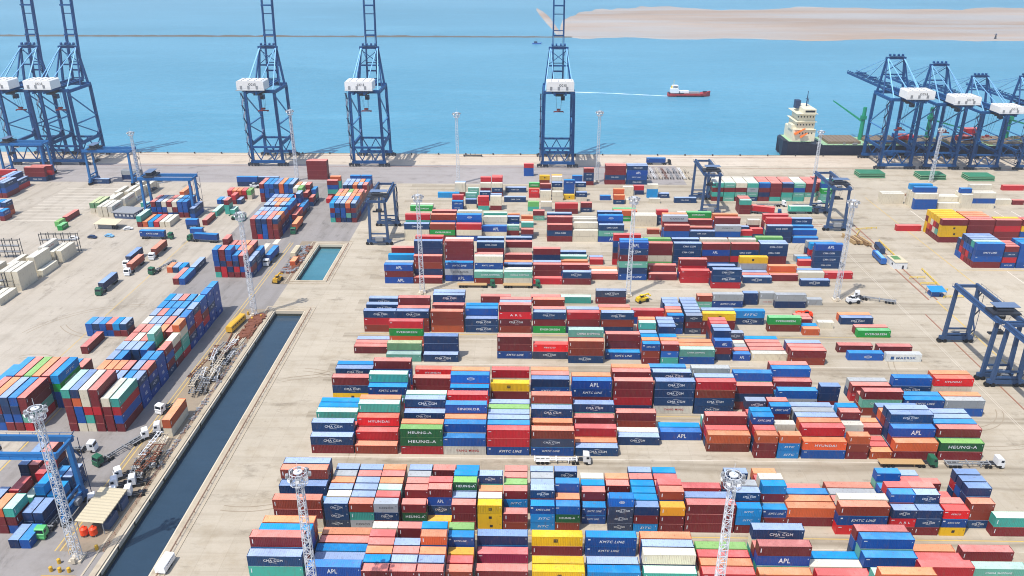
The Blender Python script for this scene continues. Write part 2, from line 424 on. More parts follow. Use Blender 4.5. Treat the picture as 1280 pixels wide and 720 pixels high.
# ------------------------------------------------------------------ shipping containers
# kind: side colour, roof colour, colour word, lettering (text, colour, width share, height share, style)
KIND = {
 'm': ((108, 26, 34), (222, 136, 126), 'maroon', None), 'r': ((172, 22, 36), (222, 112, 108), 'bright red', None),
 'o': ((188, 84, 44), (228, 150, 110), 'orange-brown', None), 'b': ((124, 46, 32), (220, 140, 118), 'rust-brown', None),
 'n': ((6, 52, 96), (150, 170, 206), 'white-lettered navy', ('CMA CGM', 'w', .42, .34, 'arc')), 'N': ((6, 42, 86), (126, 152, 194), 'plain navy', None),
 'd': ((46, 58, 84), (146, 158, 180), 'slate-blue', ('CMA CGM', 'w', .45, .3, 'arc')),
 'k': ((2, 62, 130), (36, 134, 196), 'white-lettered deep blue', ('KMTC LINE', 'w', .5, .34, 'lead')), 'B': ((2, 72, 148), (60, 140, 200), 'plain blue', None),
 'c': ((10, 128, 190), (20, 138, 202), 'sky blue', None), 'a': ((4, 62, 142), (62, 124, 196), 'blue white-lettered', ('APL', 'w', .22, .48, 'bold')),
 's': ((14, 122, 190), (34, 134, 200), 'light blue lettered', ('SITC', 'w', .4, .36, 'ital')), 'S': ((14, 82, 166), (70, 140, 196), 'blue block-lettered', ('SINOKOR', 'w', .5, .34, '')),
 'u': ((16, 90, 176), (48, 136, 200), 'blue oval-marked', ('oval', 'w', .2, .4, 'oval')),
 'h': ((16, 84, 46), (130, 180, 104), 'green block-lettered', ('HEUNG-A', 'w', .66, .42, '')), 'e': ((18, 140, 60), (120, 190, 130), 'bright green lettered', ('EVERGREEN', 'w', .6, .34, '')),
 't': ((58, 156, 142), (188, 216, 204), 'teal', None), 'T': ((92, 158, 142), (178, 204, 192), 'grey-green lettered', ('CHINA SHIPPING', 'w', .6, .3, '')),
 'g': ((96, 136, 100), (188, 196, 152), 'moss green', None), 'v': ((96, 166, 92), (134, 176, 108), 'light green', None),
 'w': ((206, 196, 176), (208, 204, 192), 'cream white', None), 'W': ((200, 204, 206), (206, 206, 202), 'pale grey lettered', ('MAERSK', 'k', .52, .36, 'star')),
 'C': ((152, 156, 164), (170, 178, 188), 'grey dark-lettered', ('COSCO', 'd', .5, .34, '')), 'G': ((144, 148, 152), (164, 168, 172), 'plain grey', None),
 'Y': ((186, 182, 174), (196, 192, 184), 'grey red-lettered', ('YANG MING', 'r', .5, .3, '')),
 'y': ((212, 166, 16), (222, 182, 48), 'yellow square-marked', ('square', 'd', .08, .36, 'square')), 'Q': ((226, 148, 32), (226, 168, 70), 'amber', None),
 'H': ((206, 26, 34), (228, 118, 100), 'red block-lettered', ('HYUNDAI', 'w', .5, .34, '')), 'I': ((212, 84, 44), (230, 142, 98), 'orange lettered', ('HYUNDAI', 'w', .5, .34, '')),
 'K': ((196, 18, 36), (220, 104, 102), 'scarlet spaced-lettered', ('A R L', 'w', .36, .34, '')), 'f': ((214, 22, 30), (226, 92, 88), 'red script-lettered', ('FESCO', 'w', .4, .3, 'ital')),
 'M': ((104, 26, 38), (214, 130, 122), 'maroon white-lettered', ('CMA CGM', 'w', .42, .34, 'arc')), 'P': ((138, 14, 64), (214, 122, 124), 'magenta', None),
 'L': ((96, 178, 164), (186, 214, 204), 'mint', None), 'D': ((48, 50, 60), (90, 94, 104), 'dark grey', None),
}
def cpaint(name, rgb, roof):
    m, t, p = nmat(name)
    oi = t.nodes.new("ShaderNodeObjectInfo")
    n1 = pos_noise(t, 0.22, 5, 0.65, (1, 1, 1.6))                      # chalking differs along the panel
    n2 = pos_noise(t, 1.4, 5, 0.72, (1, 1, 0.3) if not roof else (1, 1, 1))   # streaks of rust and road dirt
    n3 = pos_noise(t, 0.06, 2, 0.5)
    c = lin(*rgb)
    var = ramp(t, oi.outputs['Random'], 0, 1, (0.72, 0.76, 0.82, 1), (1.22, 1.2, 1.12, 1))
    col = mix(t, 1.0, c, var, 'MULTIPLY')
    var2 = ramp(t, n3, 0.35, 0.65, (0.86, 0.86, 0.88, 1), (1.1, 1.1, 1.08, 1))
    col = mix(t, 1.0, col, var2, 'MULTIPLY')
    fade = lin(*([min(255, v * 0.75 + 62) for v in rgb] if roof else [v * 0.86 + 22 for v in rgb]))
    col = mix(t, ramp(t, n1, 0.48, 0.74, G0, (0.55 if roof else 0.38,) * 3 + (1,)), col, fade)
    col = mix(t, ramp(t, n2, 0.53, 0.74, G0, (0.6 if roof else 0.45,) * 3 + (1,)), col, lin(104, 78, 62))
    t.links.new(col, p.inputs['Base Color'])
    p.inputs['Roughness'].default_value = 0.6 if roof else 0.48
    p.inputs['Specular IOR Level'].default_value = 0.35
    return m
CM = {}
for k, (s_, r_, wd, tx) in KIND.items():
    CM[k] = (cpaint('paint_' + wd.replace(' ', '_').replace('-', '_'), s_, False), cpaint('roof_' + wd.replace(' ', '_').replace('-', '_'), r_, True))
TXM = {'w': plain('lettering_white', (214, 217, 222), 0.6), 'd': plain('lettering_dark', (44, 44, 50), 0.6), 'r': plain('lettering_red', (170, 40, 40), 0.6), 'k': plain('lettering_blue', (30, 80, 140), 0.6)}
LOCKM = paint('lock_bar_steel', (150, 148, 146), 0.5, 0.2)

TEXT_CACHE = {}
def text_geo(s, shear=0.0, bold=0.018):
    key = (s, shear, bold)
    if key not in TEXT_CACHE:
        cu = bpy.data.curves.new('txt', 'FONT'); cu.body = s; cu.size = 1.0; cu.offset = bold; cu.shear = shear
        cu.resolution_u = 2; cu.space_character = 1.12
        o = bpy.data.objects.new('txt', cu); COL.objects.link(o)
        dg = bpy.context.evaluated_depsgraph_get()
        me = o.evaluated_get(dg).to_mesh()
        vs = [(v.co.x, v.co.y) for v in me.vertices]; fs = [tuple(p.vertices) for p in me.polygons]
        o.evaluated_get(dg).to_mesh_clear()
        bpy.data.objects.remove(o); bpy.data.curves.remove(cu)
        x0 = min(v[0] for v in vs); x1 = max(v[0] for v in vs); y0 = min(v[1] for v in vs); y1 = max(v[1] for v in vs)
        TEXT_CACHE[key] = ([((v[0] - x0) / (x1 - x0), (v[1] - y0) / (y1 - y0)) for v in vs], fs)
    return TEXT_CACHE[key]
def write_xz(b, s, xc, zc, wd, ht, y, shear=0.0, bold=0.018):
    vs, fs = text_geo(s, shear, bold)
    b.add([(xc - wd / 2 + u * wd, y, zc - ht / 2 + v * ht) for u, v in vs], fs)

H20, H40, CW = 2.59, 2.9, 2.44
def dims(ln): return (12.19, H40) if ln == 40 else (6.06, H20)
def stencil_marks(kind, ln):
    L, h = dims(ln); y = -0.012; r = []
    if kind in 'rHIKfPB': r.append((L * .07, y, h * .78, .8, .01, .2))
    elif kind in 'mobMtQwG': r.append((.62, y, h * .56, .2, .01, h * .4))
    r.append((L - .45, y, h * .72, .16, .01, .28))
    return r
def lettering_mb(kind, ln, simple=False, var=0):
    """the painted words and marks of the long front side (local y = 0)"""
    L, h = dims(ln); b = MB(); tx = KIND[kind][3]; y = -0.012
    mat = 'w'
    if tx:
        s, mat, ws, hs, st = tx
        wd = ws * L * (1.0 if ln == 40 else 1.18); ht = hs * h; xc, zc = L * (0.52, 0.47, 0.56)[var], h * (0.53, 0.57, 0.5)[var]; wd *= (1, .84, 1.08)[var]; ht *= (1, .84, 1.06)[var]
        if ln == 20: ht *= 0.85
        if st == 'oval':
            n = 20; a, c = wd * .5, ht * .42; P = []
            for i in range(n):
                t0, t1 = 2 * PI * i / n, 2 * PI * (i + 1) / n
                b.quad((xc + a * math.cos(t0), y, zc + c * math.sin(t0)), (xc + a * math.cos(t1), y, zc + c * math.sin(t1)),
                       (xc + a * .8 * math.cos(t1), y, zc + c * .7 * math.sin(t1)), (xc + a * .8 * math.cos(t0), y, zc + c * .7 * math.sin(t0)))
            b.box(xc, y, zc, a * 1.1, 0.008, c * .35)
        elif st == 'square':
            q = 0.95 * (1.0 if ln == 40 else .8)
            b.box(xc, y, zc, q, 0.01, q); b.mi = 1
            b.box(xc - q * .17, y - .006, zc + .05, q * .1, 0.01, q * .5); b.box(xc + q * .17, y - .006, zc + .05, q * .1, 0.01, q * .5); b.mi = 0
        else:
            write_xz(b, s, xc, zc, wd, ht * (0.78 if st == 'arc' else 0.8 if st != 'bold' else 1.0), y, 0.28 if st in ('ital', 'lead') else 0.0, 0.016)
            if st == 'arc' and simple is not True:
                for sg in (1, -1):
                    for i in range(7):
                        t0, t1 = (i / 7), (i + 1) / 7
                        f = lambda t: (xc + sg * wd * (0.24 - 0.42 * t), zc + sg * (ht * .52 + ht * .3 * math.sin(t * 1.5)))
                        p, q = f(t0), f(t1)
                        b.bar((p[0], y, p[1]), (q[0], y, q[1]), 0.012, 0.07)
            if st == 'star':
                b.box(L * .17, y, zc, ht * 1.05, .01, ht * 1.05)
            if st == 'lead' and simple is not True: b.box(L * .07, y, h * .74, .55, .01, .38)
    if simple is None:                              # the far mass carries its small marks in the same sheet
        for mk in stencil_marks(kind, ln): b.box(*mk)
    return b, mat
MESH = {}
def body_mesh(kind, ln):
    key = ('b', kind, ln)
    if key in MESH: return MESH[key]
    L, h = dims(ln); b = MB(); W = CW
    def corr(y_out, sgn):                         # corrugated long wall
        n = int(L / 0.42); p = (L - 0.3) / n; xs = []
        for i in range(n):
            x = 0.15 + i * p
            xs += [(x, 0.02), (x + p * .3, 0.02), (x + p * .5, 0.062), (x + p * .8, 0.062)]
        xs.append((L - 0.15, 0.02))
        z0, z1 = 0.16, h - 0.1
        vs = []
        for x, d in xs: vs += [(x, y_out + sgn * d, z0), (x, y_out + sgn * d, z1)]
        fs = [(2 * i, 2 * i + 2, 2 * i + 3, 2 * i + 1) for i in range(len(xs) - 1)]
        b.add(vs, fs)
    corr(0.0, 1); corr(W, -1)
    for x in (0.09, L - 0.09):
        for y in (0.08, W - 0.08): b.box(x, y, h / 2, 0.18, 0.16, h - 0.07)
    for y in (0.06, W - 0.06):
        b.box(L / 2, y, 0.13, L - 0.36, 0.1, 0.14); b.box(L / 2, y, h - 0.09, L - 0.36, 0.1, 0.1)
    for x in (0.05, L - 0.05):
        b.box(x, W / 2, 0.1, 0.1, W - 0.32, 0.18); b.box(x, W / 2, h - 0.08, 0.1, W - 0.32, 0.13)
    for x in (0.06,):                               # blind end with upright ribs
        n = 7; y0, y1 = 0.16, W - 0.16
        for i in range(n): b.box(x + .02, y0 + (i + .5) * (y1 - y0) / n, h / 2, 0.05 if i % 2 else 0.09, (y1 - y0) / n, h - 0.36)
    MESH[key] = b.mesh('container_body', CM[kind][0])
    return MESH[key]
def roof_mesh(kind, ln):
    key = ('r', kind, ln)
    if key in MESH: return MESH[key]
    L, h = dims(ln); b = MB()
    n = int(L / 0.5); p = (L - .24) / n
    vs = []; fs = []
    for i in range(n):
        x = .12 + i * p
        for xx, d in ((x, 0.0), (x + p * .35, 0.0), (x + p * .5, 0.025), (x + p * .85, 0.025)):
            vs += [(xx, 0.07, h - 0.06 + d), (xx, CW - 0.07, h - 0.06 + d)]
    vs += [(L - .12, .07, h - .06), (L - .12, CW - .07, h - .06)]
    fs = [(2 * i, 2 * i + 2, 2 * i + 3, 2 * i + 1) for i in range(len(vs) // 2 - 1)]
    b.add(vs, fs)
    for x in (0.09, L - 0.09):
        for y in (0.09, CW - 0.09): b.box(x, y, h - 0.03, 0.178, 0.17, 0.06)
    for y in (0.055, CW - .055): b.box(L / 2, y, h - .035, L - .4, .09, .03)
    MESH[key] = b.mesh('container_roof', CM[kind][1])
    return MESH[key]
def door_mesh(kind, ln):
    key = ('d', kind, ln)
    if key in MESH: return MESH[key]
    L, h = dims(ln); b = MB()
    for y in (CW * .29, CW * .71): b.box(L - .07, y, h / 2 - .01, .06, CW * .4, h - .4)
    b2 = MB()
    for y in (.45, .95, CW - .95, CW - .45): b2.cyl((L - .015, y, .2), (L - .015, y, h - .22), .03, 6)
    for y in (.7, CW - .7): b2.box(L - .02, y, h * .4, .04, .42, .06)
    MESH[key] = (b.mesh('container_door', CM[kind][0]), b2.mesh('locking_bars', LOCKM))
    return MESH[key]
def letter_mesh(kind, ln, var=0):
    key = ('l', kind, ln, var)
    if key not in MESH:
        b, mat = lettering_mb(kind, ln, False, var)
        MESH[key] = b.mesh('container_lettering', [TXM[mat], CM[kind][0]]) if b.v else None
    return MESH[key]
def make_container(kind, ln, loc, rz, label, group, rnd):
    """one container: body > door (> locking bars), roof, lettering"""
    L, h = dims(ln)
    t = thing('shipping_container', label, 'container', loc, rz, group)
    if rnd < 0.5:                                   # doors at the other end: turn the box about its middle
        pass
    link('body', body_mesh(kind, ln), t)
    link('roof', roof_mesh(kind, ln), t)
    dm = door_mesh(kind, ln)
    d = link('door', dm[0], t); link('locking_bars', dm[1], d)
    lm = letter_mesh(kind, ln, int(rnd) % 3)
    if lm: link('lettering', lm, t)
    for i, mk in enumerate(stencil_marks(kind, ln)):
        key = ('s', kind, ln, i)
        if key not in MESH:
            b = MB(); b.box(*mk); MESH[key] = b.mesh('stencil_mark', TXM['w'])
        link('stencil_mark', MESH[key], t)
    return t
KIND_ORDER = list(KIND)
STACKS = {
    'E': [
        (-62.7, 159.5, 40, 0, 20, 0, 3), (-62.7, 162.3, 40, 0, 4, 8), (-62.7, 165.1, 40, 0, 1, 5, 5), (-62.7, 167.9, 40, 0, 0, 2, 4, 3),
        (-62.7, 170.7, 40, 0, 1, 0, 0, 4), (-49.9, 159.5, 20, 0, 6, 4, 4), (-49.9, 162.3, 20, 0, 0, 8, 20), (-49.9, 165.1, 20, 0, 1, 4, 4),
        (-49.9, 167.9, 20, 0, 7, 16, 2), (-49.9, 170.7, 20, 0, 0, 17, 23), (-49.9, 173.5, 20, 0, 4, 0, 4), (-43.6, 159.5, 20, 0, 22, 16, 3),
        (-43.6, 162.3, 20, 0, 4, 10, 4), (-43.6, 165.1, 20, 0, 4, 0, 4), (-43.6, 167.9, 20, 0, 7, 0, 4), (-43.6, 170.7, 20, 0, 0, 0, 0),
        (-43.6, 173.5, 20, 0, 20, 20, 4), (-37.4, 159.5, 20, 0, 2, 4, 22), (-37.4, 162.3, 20, 0, 0, 0, 1), (-37.4, 165.1, 20, 0, 0, 0, 33),
        (-37.4, 167.9, 20, 0, 4, 4, 2), (-37.4, 170.7, 20, 0, 0, 0, 0), (-37.4, 173.5, 20, 0, 4, 4, 2), (-30.4, 159.5, 20, 0, 4, 14, 0),
        (-30.4, 162.3, 20, 0, 16, 0), (-30.4, 165.1, 20, 0, 1, 4, 0), (-30.4, 167.9, 20, 0, 0, 4, 0), (-30.4, 170.7, 20, 0, 7, 4, 23),
        (-30.4, 173.5, 20, 0, 0, 8, 4), (-24.2, 159.5, 20, 0, 26), (-24.2, 162.3, 20, 0, 10, 4, 10, 0), (-24.2, 165.1, 20, 0, 0, 0, 4, 1),
        (-24.2, 167.9, 20, 0, 0, 4, 4), (-24.2, 173.5, 20, 0, 20, 17, 0), (-18.0, 159.5, 20, 0, 0, 0, 0), (-18.0, 162.3, 20, 0, 20, 0, 4),
        (-18.0, 165.1, 20, 0, 4, 0, 4, 14), (-18.0, 167.9, 20, 0, 8, 4, 1, 9), (-18.0, 170.7, 20, 0, 4, 0, 1), (-18.0, 173.5, 20, 0, 1, 0, 7),
        (-11.5, 159.5, 20, 0, 25, 25, 25), (-11.5, 162.3, 20, 0, 0, 4, 20), (-11.5, 165.1, 20, 0, 0, 8, 2), (-11.5, 167.9, 20, 0, 7, 0, 16, 4),
        (-5.1, 159.5, 20, 0, 3, 0), (-5.1, 162.3, 20, 0, 10), (-5.1, 165.1, 20, 0, 8, 11, 0), (-5.1, 167.9, 20, 0, 7, 17, 19),
        (-5.1, 170.7, 20, 0, 0, 2, 0), (-5.1, 173.5, 20, 0, 0, 0, 0), (1.7, 159.5, 20, 0, 11, 11, 7), (1.7, 162.3, 20, 0, 20, 4, 0, 4),
        (1.7, 165.1, 20, 0, 4, 2, 8), (1.7, 167.9, 20, 0, 5, 8, 4), (1.7, 170.7, 20, 0, 5, 4, 23), (1.7, 173.5, 20, 0, 2, 0, 4),
        (8.0, 159.5, 20, 0, 3, 14, 8), (8.0, 162.3, 20, 0, 17, 8, 2), (8.0, 165.1, 20, 0, 4, 0, 10, 8), (8.0, 167.9, 20, 0, 0, 4, 4),
        (8.0, 173.5, 20, 0, 5, 20, 4), (14.7, 162.3, 20, 0, 7, 7), (14.7, 165.1, 20, 0, 8, 0, 0), (14.7, 167.9, 20, 0, 4, 4, 9),
        (14.7, 170.7, 20, 0, 16, 0, 20), (21.2, 159.5, 20, 0, 6, 6, 6, 13), (21.2, 162.3, 20, 0, 4, 0, 4), (21.2, 167.9, 20, 0, 4, 0, 0),
        (21.2, 170.7, 20, 0, 0, 1, 2), (27.5, 159.5, 20, 0, 11, 0, 5), (27.5, 162.3, 20, 0, 0, 4, 9), (27.5, 165.1, 20, 0, 1, 0, 9),
        (27.5, 167.9, 20, 0, 0, 0, 9), (27.5, 170.7, 20, 0, 20, 16, 0), (27.5, 173.5, 20, 0, 7, 0, 4), (33.9, 159.5, 20, 0, 0, 0, 26),
        (33.9, 162.3, 20, 0, 4, 20, 8, 3), (33.9, 165.1, 20, 0, 4, 2, 1, 1), (33.9, 167.9, 20, 0, 10, 0, 0), (33.9, 170.7, 20, 0, 1, 0, 1),
        (33.9, 173.5, 20, 0, 1, 4, 9), (40.3, 159.5, 40, 0, 0, 0, 0), (40.3, 162.3, 40, 0, 4, 0, 4), (40.3, 165.1, 40, 0, 17, 0),
        (40.3, 173.5, 40, 0, 1), (52.9, 159.5, 20, 0, 0, 11, 11), (52.9, 162.3, 20, 0, 1, 10, 0, 4), (52.9, 165.1, 20, 0, 0, 10, 8, 23),
        (52.9, 167.9, 20, 0, 0, 0, 10), (52.9, 173.5, 20, 0, 4, 0, 4), (60.2, 162.3, 20, 0, 0, 7), (60.2, 165.1, 20, 0, 2, 20, 0, 9),
        (60.2, 167.9, 20, 0, 0, 5, 2, 20), (60.2, 170.7, 20, 0, 1, 4, 1), (60.4, 173.5, 20, 0, 4, 4, 2), (66.3, 162.3, 40, 0, 0, 2),
        (66.3, 165.1, 40, 0, 1, 2), (66.3, 167.9, 40, 0, 7, 8), (66.3, 170.7, 40, 0, 0), (66.8, 173.5, 40, 0, 0),
        (78.0, 159.5, 40, 0, 27, 7, 3), (78.7, 162.3, 40, 0, 0, 7, 20), (78.7, 165.1, 40, 0, 16, 0), (78.7, 167.9, 40, 0, 1, 23),
        (78.7, 170.7, 40, 0, 1, 3), (91.2, 159.5, 20, 0, 0, 29, 4), (91.2, 162.3, 20, 0, 4, 0, 0, 8), (91.2, 165.1, 20, 0, 1, 4, 5, 1),
        (91.2, 167.9, 20, 0, 16, 5, 8), (91.2, 170.7, 20, 0, 0, 8, 17, 8), (97.3, 159.5, 20, 0, 0, 4, 5), (97.3, 162.3, 20, 0, 0, 0, 4, 4),
        (97.3, 165.1, 20, 0, 8, 16, 0, 0), (97.3, 167.9, 20, 0, 4, 1, 4), (97.3, 170.7, 20, 0, 4, 4, 1), (97.3, 173.5, 20, 0, 1, 0, 4),
        (103.8, 159.5, 20, 0, 25, 7, 30), (103.8, 162.3, 20, 0, 17, 0, 0), (103.8, 165.1, 20, 0, 1, 16), (103.8, 167.9, 20, 0, 4, 1),
        (103.8, 170.7, 20, 0, 4), (103.8, 173.5, 20, 0, 0, 0), (111.5, 162.3, 20, 0, 4, 3, 3), (111.5, 165.1, 20, 0, 2, 4, 5, 5),
        (111.5, 167.9, 20, 0, 1, 0, 8, 5), (111.5, 170.7, 20, 0, 8, 4, 1, 5), (116.7, 159.5, 40, 0, 0, 16),
    ],
    'F': [
        (-61.3, 136.7, 40, 0, 8, 10, 16, 4), (-61.3, 139.5, 40, 0, 8, 0, 2, 8, 0), (-61.3, 142.3, 40, 0, 4, 5, 0, 5), (-61.3, 145.1, 40, 0, 0, 4, 8, 9),
        (-61.3, 147.9, 40, 0, 1, 4, 0, 2), (-48.5, 136.7, 40, 0, 0, 10, 10), (-48.6, 139.5, 40, 0, 0, 20), (-48.6, 142.3, 40, 0, 17, 4),
        (-48.6, 145.1, 40, 0, 5, 9), (-48.6, 147.9, 40, 0, 0, 0), (-48.5, 150.7, 40, 0, 10, 2), (-36.2, 136.7, 20, 0, 4, 20, 0),
        (-36.3, 139.5, 20, 0, 16, 1, 9), (-36.3, 142.3, 20, 0, 4, 0, 2), (-36.3, 145.1, 20, 0, 4, 0, 0), (-36.3, 147.9, 20, 0, 17, 2, 1),
        (-36.2, 150.7, 20, 0, 20, 1, 20), (-30.0, 136.7, 20, 0, 0, 4, 0), (-30.1, 139.5, 20, 0, 0, 0, 4), (-30.1, 142.3, 20, 0, 1, 0, 0),
        (-30.1, 145.1, 20, 0, 1, 4, 4), (-30.1, 147.9, 20, 0, 0, 0), (-30.0, 150.7, 20, 0, 0, 0, 0), (-23.9, 136.7, 20, 0, 4, 0, 0),
        (-23.9, 139.5, 20, 0, 1, 4, 4), (-23.9, 142.3, 20, 0, 16, 0, 2), (-23.9, 145.1, 20, 0, 10, 2, 8, 2), (-23.9, 147.9, 20, 0, 7, 0, 20, 9),
        (-17.7, 139.5, 20, 0, 0, 3), (-17.7, 142.3, 20, 0, 17, 1), (-17.7, 145.1, 20, 0, 4, 26), (-17.7, 147.9, 20, 0, 4, 8, 7),
        (-17.9, 150.7, 20, 0, 0, 8, 19), (-11.1, 142.3, 40, 0, 0), (-11.1, 147.9, 40, 0, 32), (-11.1, 150.7, 40, 0, 7, 5),
        (2.0, 142.3, 40, 0, 25), (2.0, 145.1, 40, 0, 25), (2.0, 150.7, 40, 0, 0, 25), (14.9, 142.3, 40, 0, 9),
        (14.9, 145.1, 40, 0, 4), (14.9, 150.7, 40, 0, 7, 7), (27.9, 142.3, 40, 0, 16), (27.9, 145.1, 40, 0, 4, 20),
        (27.9, 147.9, 40, 0, 10, 4), (27.9, 150.7, 40, 0, 0, 2), (41.4, 142.3, 40, 0, 1), (41.4, 145.1, 40, 0, 2),
        (41.4, 147.9, 40, 0, 1), (41.4, 150.7, 40, 0, 19), (54.3, 142.3, 40, 0, 2), (54.3, 145.1, 40, 0, 16, 10, 0),
        (54.3, 147.9, 40, 0, 8, 0), (54.3, 150.7, 40, 0, 16, 20, 4), (67.6, 142.3, 40, 0, 1), (66.7, 145.1, 40, 0, 20),
        (66.7, 147.9, 40, 0, 9), (78.9, 136.7, 40, 0, 4, 0, 2), (78.9, 139.5, 40, 0, 4, 16), (79.0, 145.1, 40, 0, 5, 8),
        (79.0, 147.9, 40, 0, 4, 17, 8), (78.6, 150.7, 40, 0, 4, 8, 0), (90.6, 142.3, 40, 0, 1, 1), (91.4, 145.1, 40, 0, 0),
        (91.4, 147.9, 40, 0, 1), (90.9, 150.7, 40, 0, 2), (104.8, 145.1, 40, 0, 17), (104.8, 150.7, 40, 0, 0),
    ],
    'D': [
        (-61.4, 191.1, 40, 0, 0, 4), (-61.4, 193.9, 40, 0, 10, 10, 4), (-61.4, 196.7, 40, 0, 17, 1), (-61.4, 199.5, 40, 0, 16, 8, 16),
        (-61.4, 202.3, 40, 0, 2, 0, 9), (-61.4, 205.1, 40, 0, 0, 20, 9), (-48.8, 191.1, 40, 0, 3), (-48.8, 193.9, 40, 0, 0, 1),
        (-48.8, 196.7, 40, 0, 8, 0, 27), (-48.8, 199.5, 40, 0, 0, 7, 0, 16), (-48.8, 202.3, 40, 0, 4, 17, 20, 2), (-48.8, 205.1, 40, 0, 16, 0, 4),
        (-35.5, 191.1, 40, 0, 1, 14, 14), (-35.5, 193.9, 40, 0, 0, 20, 2), (-35.5, 196.7, 40, 0, 20, 4), (-35.5, 199.5, 40, 0, 4, 1, 4),
        (-35.5, 202.3, 40, 0, 4, 10, 0, 4), (-35.5, 205.1, 40, 0, 4, 4, 1, 16), (-23.2, 191.1, 40, 0, 24, 8), (-23.2, 193.9, 40, 0, 0, 20, 8),
        (-23.2, 196.7, 40, 0, 2, 4, 2), (-23.2, 199.5, 40, 0, 4, 0, 0, 12), (-23.2, 202.3, 40, 0, 7, 0, 1), (-23.2, 205.1, 40, 0, 16, 16, 4, 1),
        (-10.7, 191.1, 40, 0, 7, 1, 1), (-10.7, 193.9, 40, 0, 4, 1, 8), (-10.7, 196.7, 40, 0, 20, 1, 4), (-10.7, 199.5, 40, 0, 5, 1, 4),
        (-10.7, 202.3, 40, 0, 20, 0, 19), (-10.7, 205.1, 40, 0, 0, 0, 4), (2.0, 191.1, 40, 0, 7, 6, 3), (2.0, 193.9, 40, 0, 4, 5),
        (2.0, 199.5, 40, 0, 0, 2), (2.0, 202.3, 40, 0, 2, 8, 4), (2.0, 205.1, 40, 0, 8, 0, 17, 3), (14.7, 191.1, 40, 0, 4),
        (14.7, 193.9, 40, 0, 2), (14.7, 196.7, 40, 0, 2, 1), (14.7, 199.5, 40, 0, 0), (14.7, 202.3, 40, 0, 0, 0),
        (14.7, 205.1, 40, 0, 0, 16, 4), (27.5, 196.7, 40, 0, 4), (27.5, 199.5, 40, 0, 20), (27.5, 205.1, 40, 0, 3, 0),
        (40.3, 199.5, 40, 0, 10), (40.3, 202.3, 40, 0, 9), (52.9, 193.9, 40, 0, 3, 2), (52.9, 196.7, 40, 0, 4, 1),
        (52.9, 199.5, 40, 0, 0, 0, 0), (52.9, 202.3, 40, 0, 1, 16), (65.9, 191.1, 20, 0, 0, 0, 2), (65.9, 193.9, 20, 0, 4, 4, 1),
        (65.9, 196.7, 20, 0, 0, 0, 0, 7), (65.9, 199.5, 20, 0, 0, 4, 10, 9), (65.9, 202.3, 20, 0, 0, 7, 1), (65.9, 205.1, 20, 0, 0, 0, 0, 6),
        (72.4, 191.1, 20, 0, 11, 11, 2), (72.4, 193.9, 20, 0, 4, 20), (72.4, 196.7, 20, 0, 1, 0, 20), (72.4, 199.5, 20, 0, 0, 4),
        (72.4, 202.3, 20, 0, 2, 0, 0, 7), (72.4, 205.1, 20, 0, 0, 20, 0, 0), (79.4, 191.1, 40, 0, 8, 28), (79.4, 193.9, 40, 0, 10, 0, 1),
        (79.4, 196.7, 40, 0, 0, 20, 2), (79.4, 199.5, 40, 0, 4, 0, 4), (79.4, 202.3, 40, 0, 16, 0, 23), (79.4, 205.1, 40, 0, 0, 7, 4),
        (91.9, 191.1, 20, 0, 0, 3, 2), (91.9, 193.9, 20, 0, 1, 8), (91.9, 196.7, 20, 0, 1, 8, 20), (91.9, 199.5, 20, 0, 0, 0, 4, 0),
        (91.9, 202.3, 20, 0, 0, 17, 1, 9), (91.9, 205.1, 20, 0, 0, 5, 4), (98.9, 191.1, 20, 0, 2), (98.9, 193.9, 20, 0, 1),
        (98.9, 196.7, 20, 0, 1), (98.9, 199.5, 20, 0, 20, 0), (98.9, 202.3, 20, 0, 4, 2), (105.1, 191.1, 40, 0, 0, 2),
        (105.1, 193.9, 40, 0, 4, 0, 10), (105.1, 196.7, 40, 0, 16, 4, 4, 4), (105.1, 199.5, 40, 0, 4, 5, 0, 4), (105.1, 202.3, 40, 0, 4, 8, 2),
        (105.0, 205.1, 40, 0, 7, 0, 5), (118.0, 191.1, 40, 0, 0, 14), (118.0, 193.9, 40, 0, 0, 17, 0), (118.0, 196.7, 40, 0, 0, 0, 8),
        (118.0, 199.5, 40, 0, 0, 0, 4), (118.0, 202.3, 40, 0, 5, 20, 4),
    ],
    'D2': [
        (-61.4, 219.5, 40, 0, 25, 4, 0), (-61.4, 222.3, 40, 0, 7, 17), (-61.4, 225.1, 40, 0, 1, 4, 4), (-61.4, 227.9, 40, 0, 0, 20, 7),
        (-48.8, 213.9, 40, 0, 1, 17, 7), (-48.8, 216.7, 40, 0, 7, 10, 10, 16), (-48.8, 219.5, 40, 0, 4, 1, 4), (-48.8, 225.1, 40, 0, 1, 7, 7, 0),
        (-35.5, 219.5, 40, 0, 4, 0, 0), (-35.5, 222.3, 40, 0, 0, 1), (-35.5, 225.1, 40, 0, 0, 0, 27), (-23.2, 213.9, 40, 0, 4, 1, 7),
        (-23.2, 216.7, 40, 0, 0, 4, 1, 13), (-23.2, 219.5, 40, 0, 4, 0, 4, 2), (-10.7, 216.7, 40, 0, 4, 0, 25), (-10.7, 219.5, 40, 0, 4, 16),
        (-10.7, 225.1, 40, 0, 4, 20, 1), (2.0, 219.5, 40, 0, 0, 7, 5), (2.0, 222.3, 40, 0, 0, 0, 0), (2.0, 225.1, 40, 0, 4, 16, 2),
        (14.7, 213.9, 40, 0, 4, 0, 7, 10), (14.7, 216.7, 40, 0, 0, 10, 10, 2), (27.5, 213.9, 40, 0, 5, 1, 0, 0), (27.5, 216.7, 40, 0, 20, 17, 1),
        (27.5, 219.5, 40, 0, 1, 1, 7, 0), (27.5, 222.3, 40, 0, 1, 7, 0, 2), (40.3, 213.9, 40, 0, 24, 4, 4, 4), (40.3, 216.7, 40, 0, 4, 4, 2),
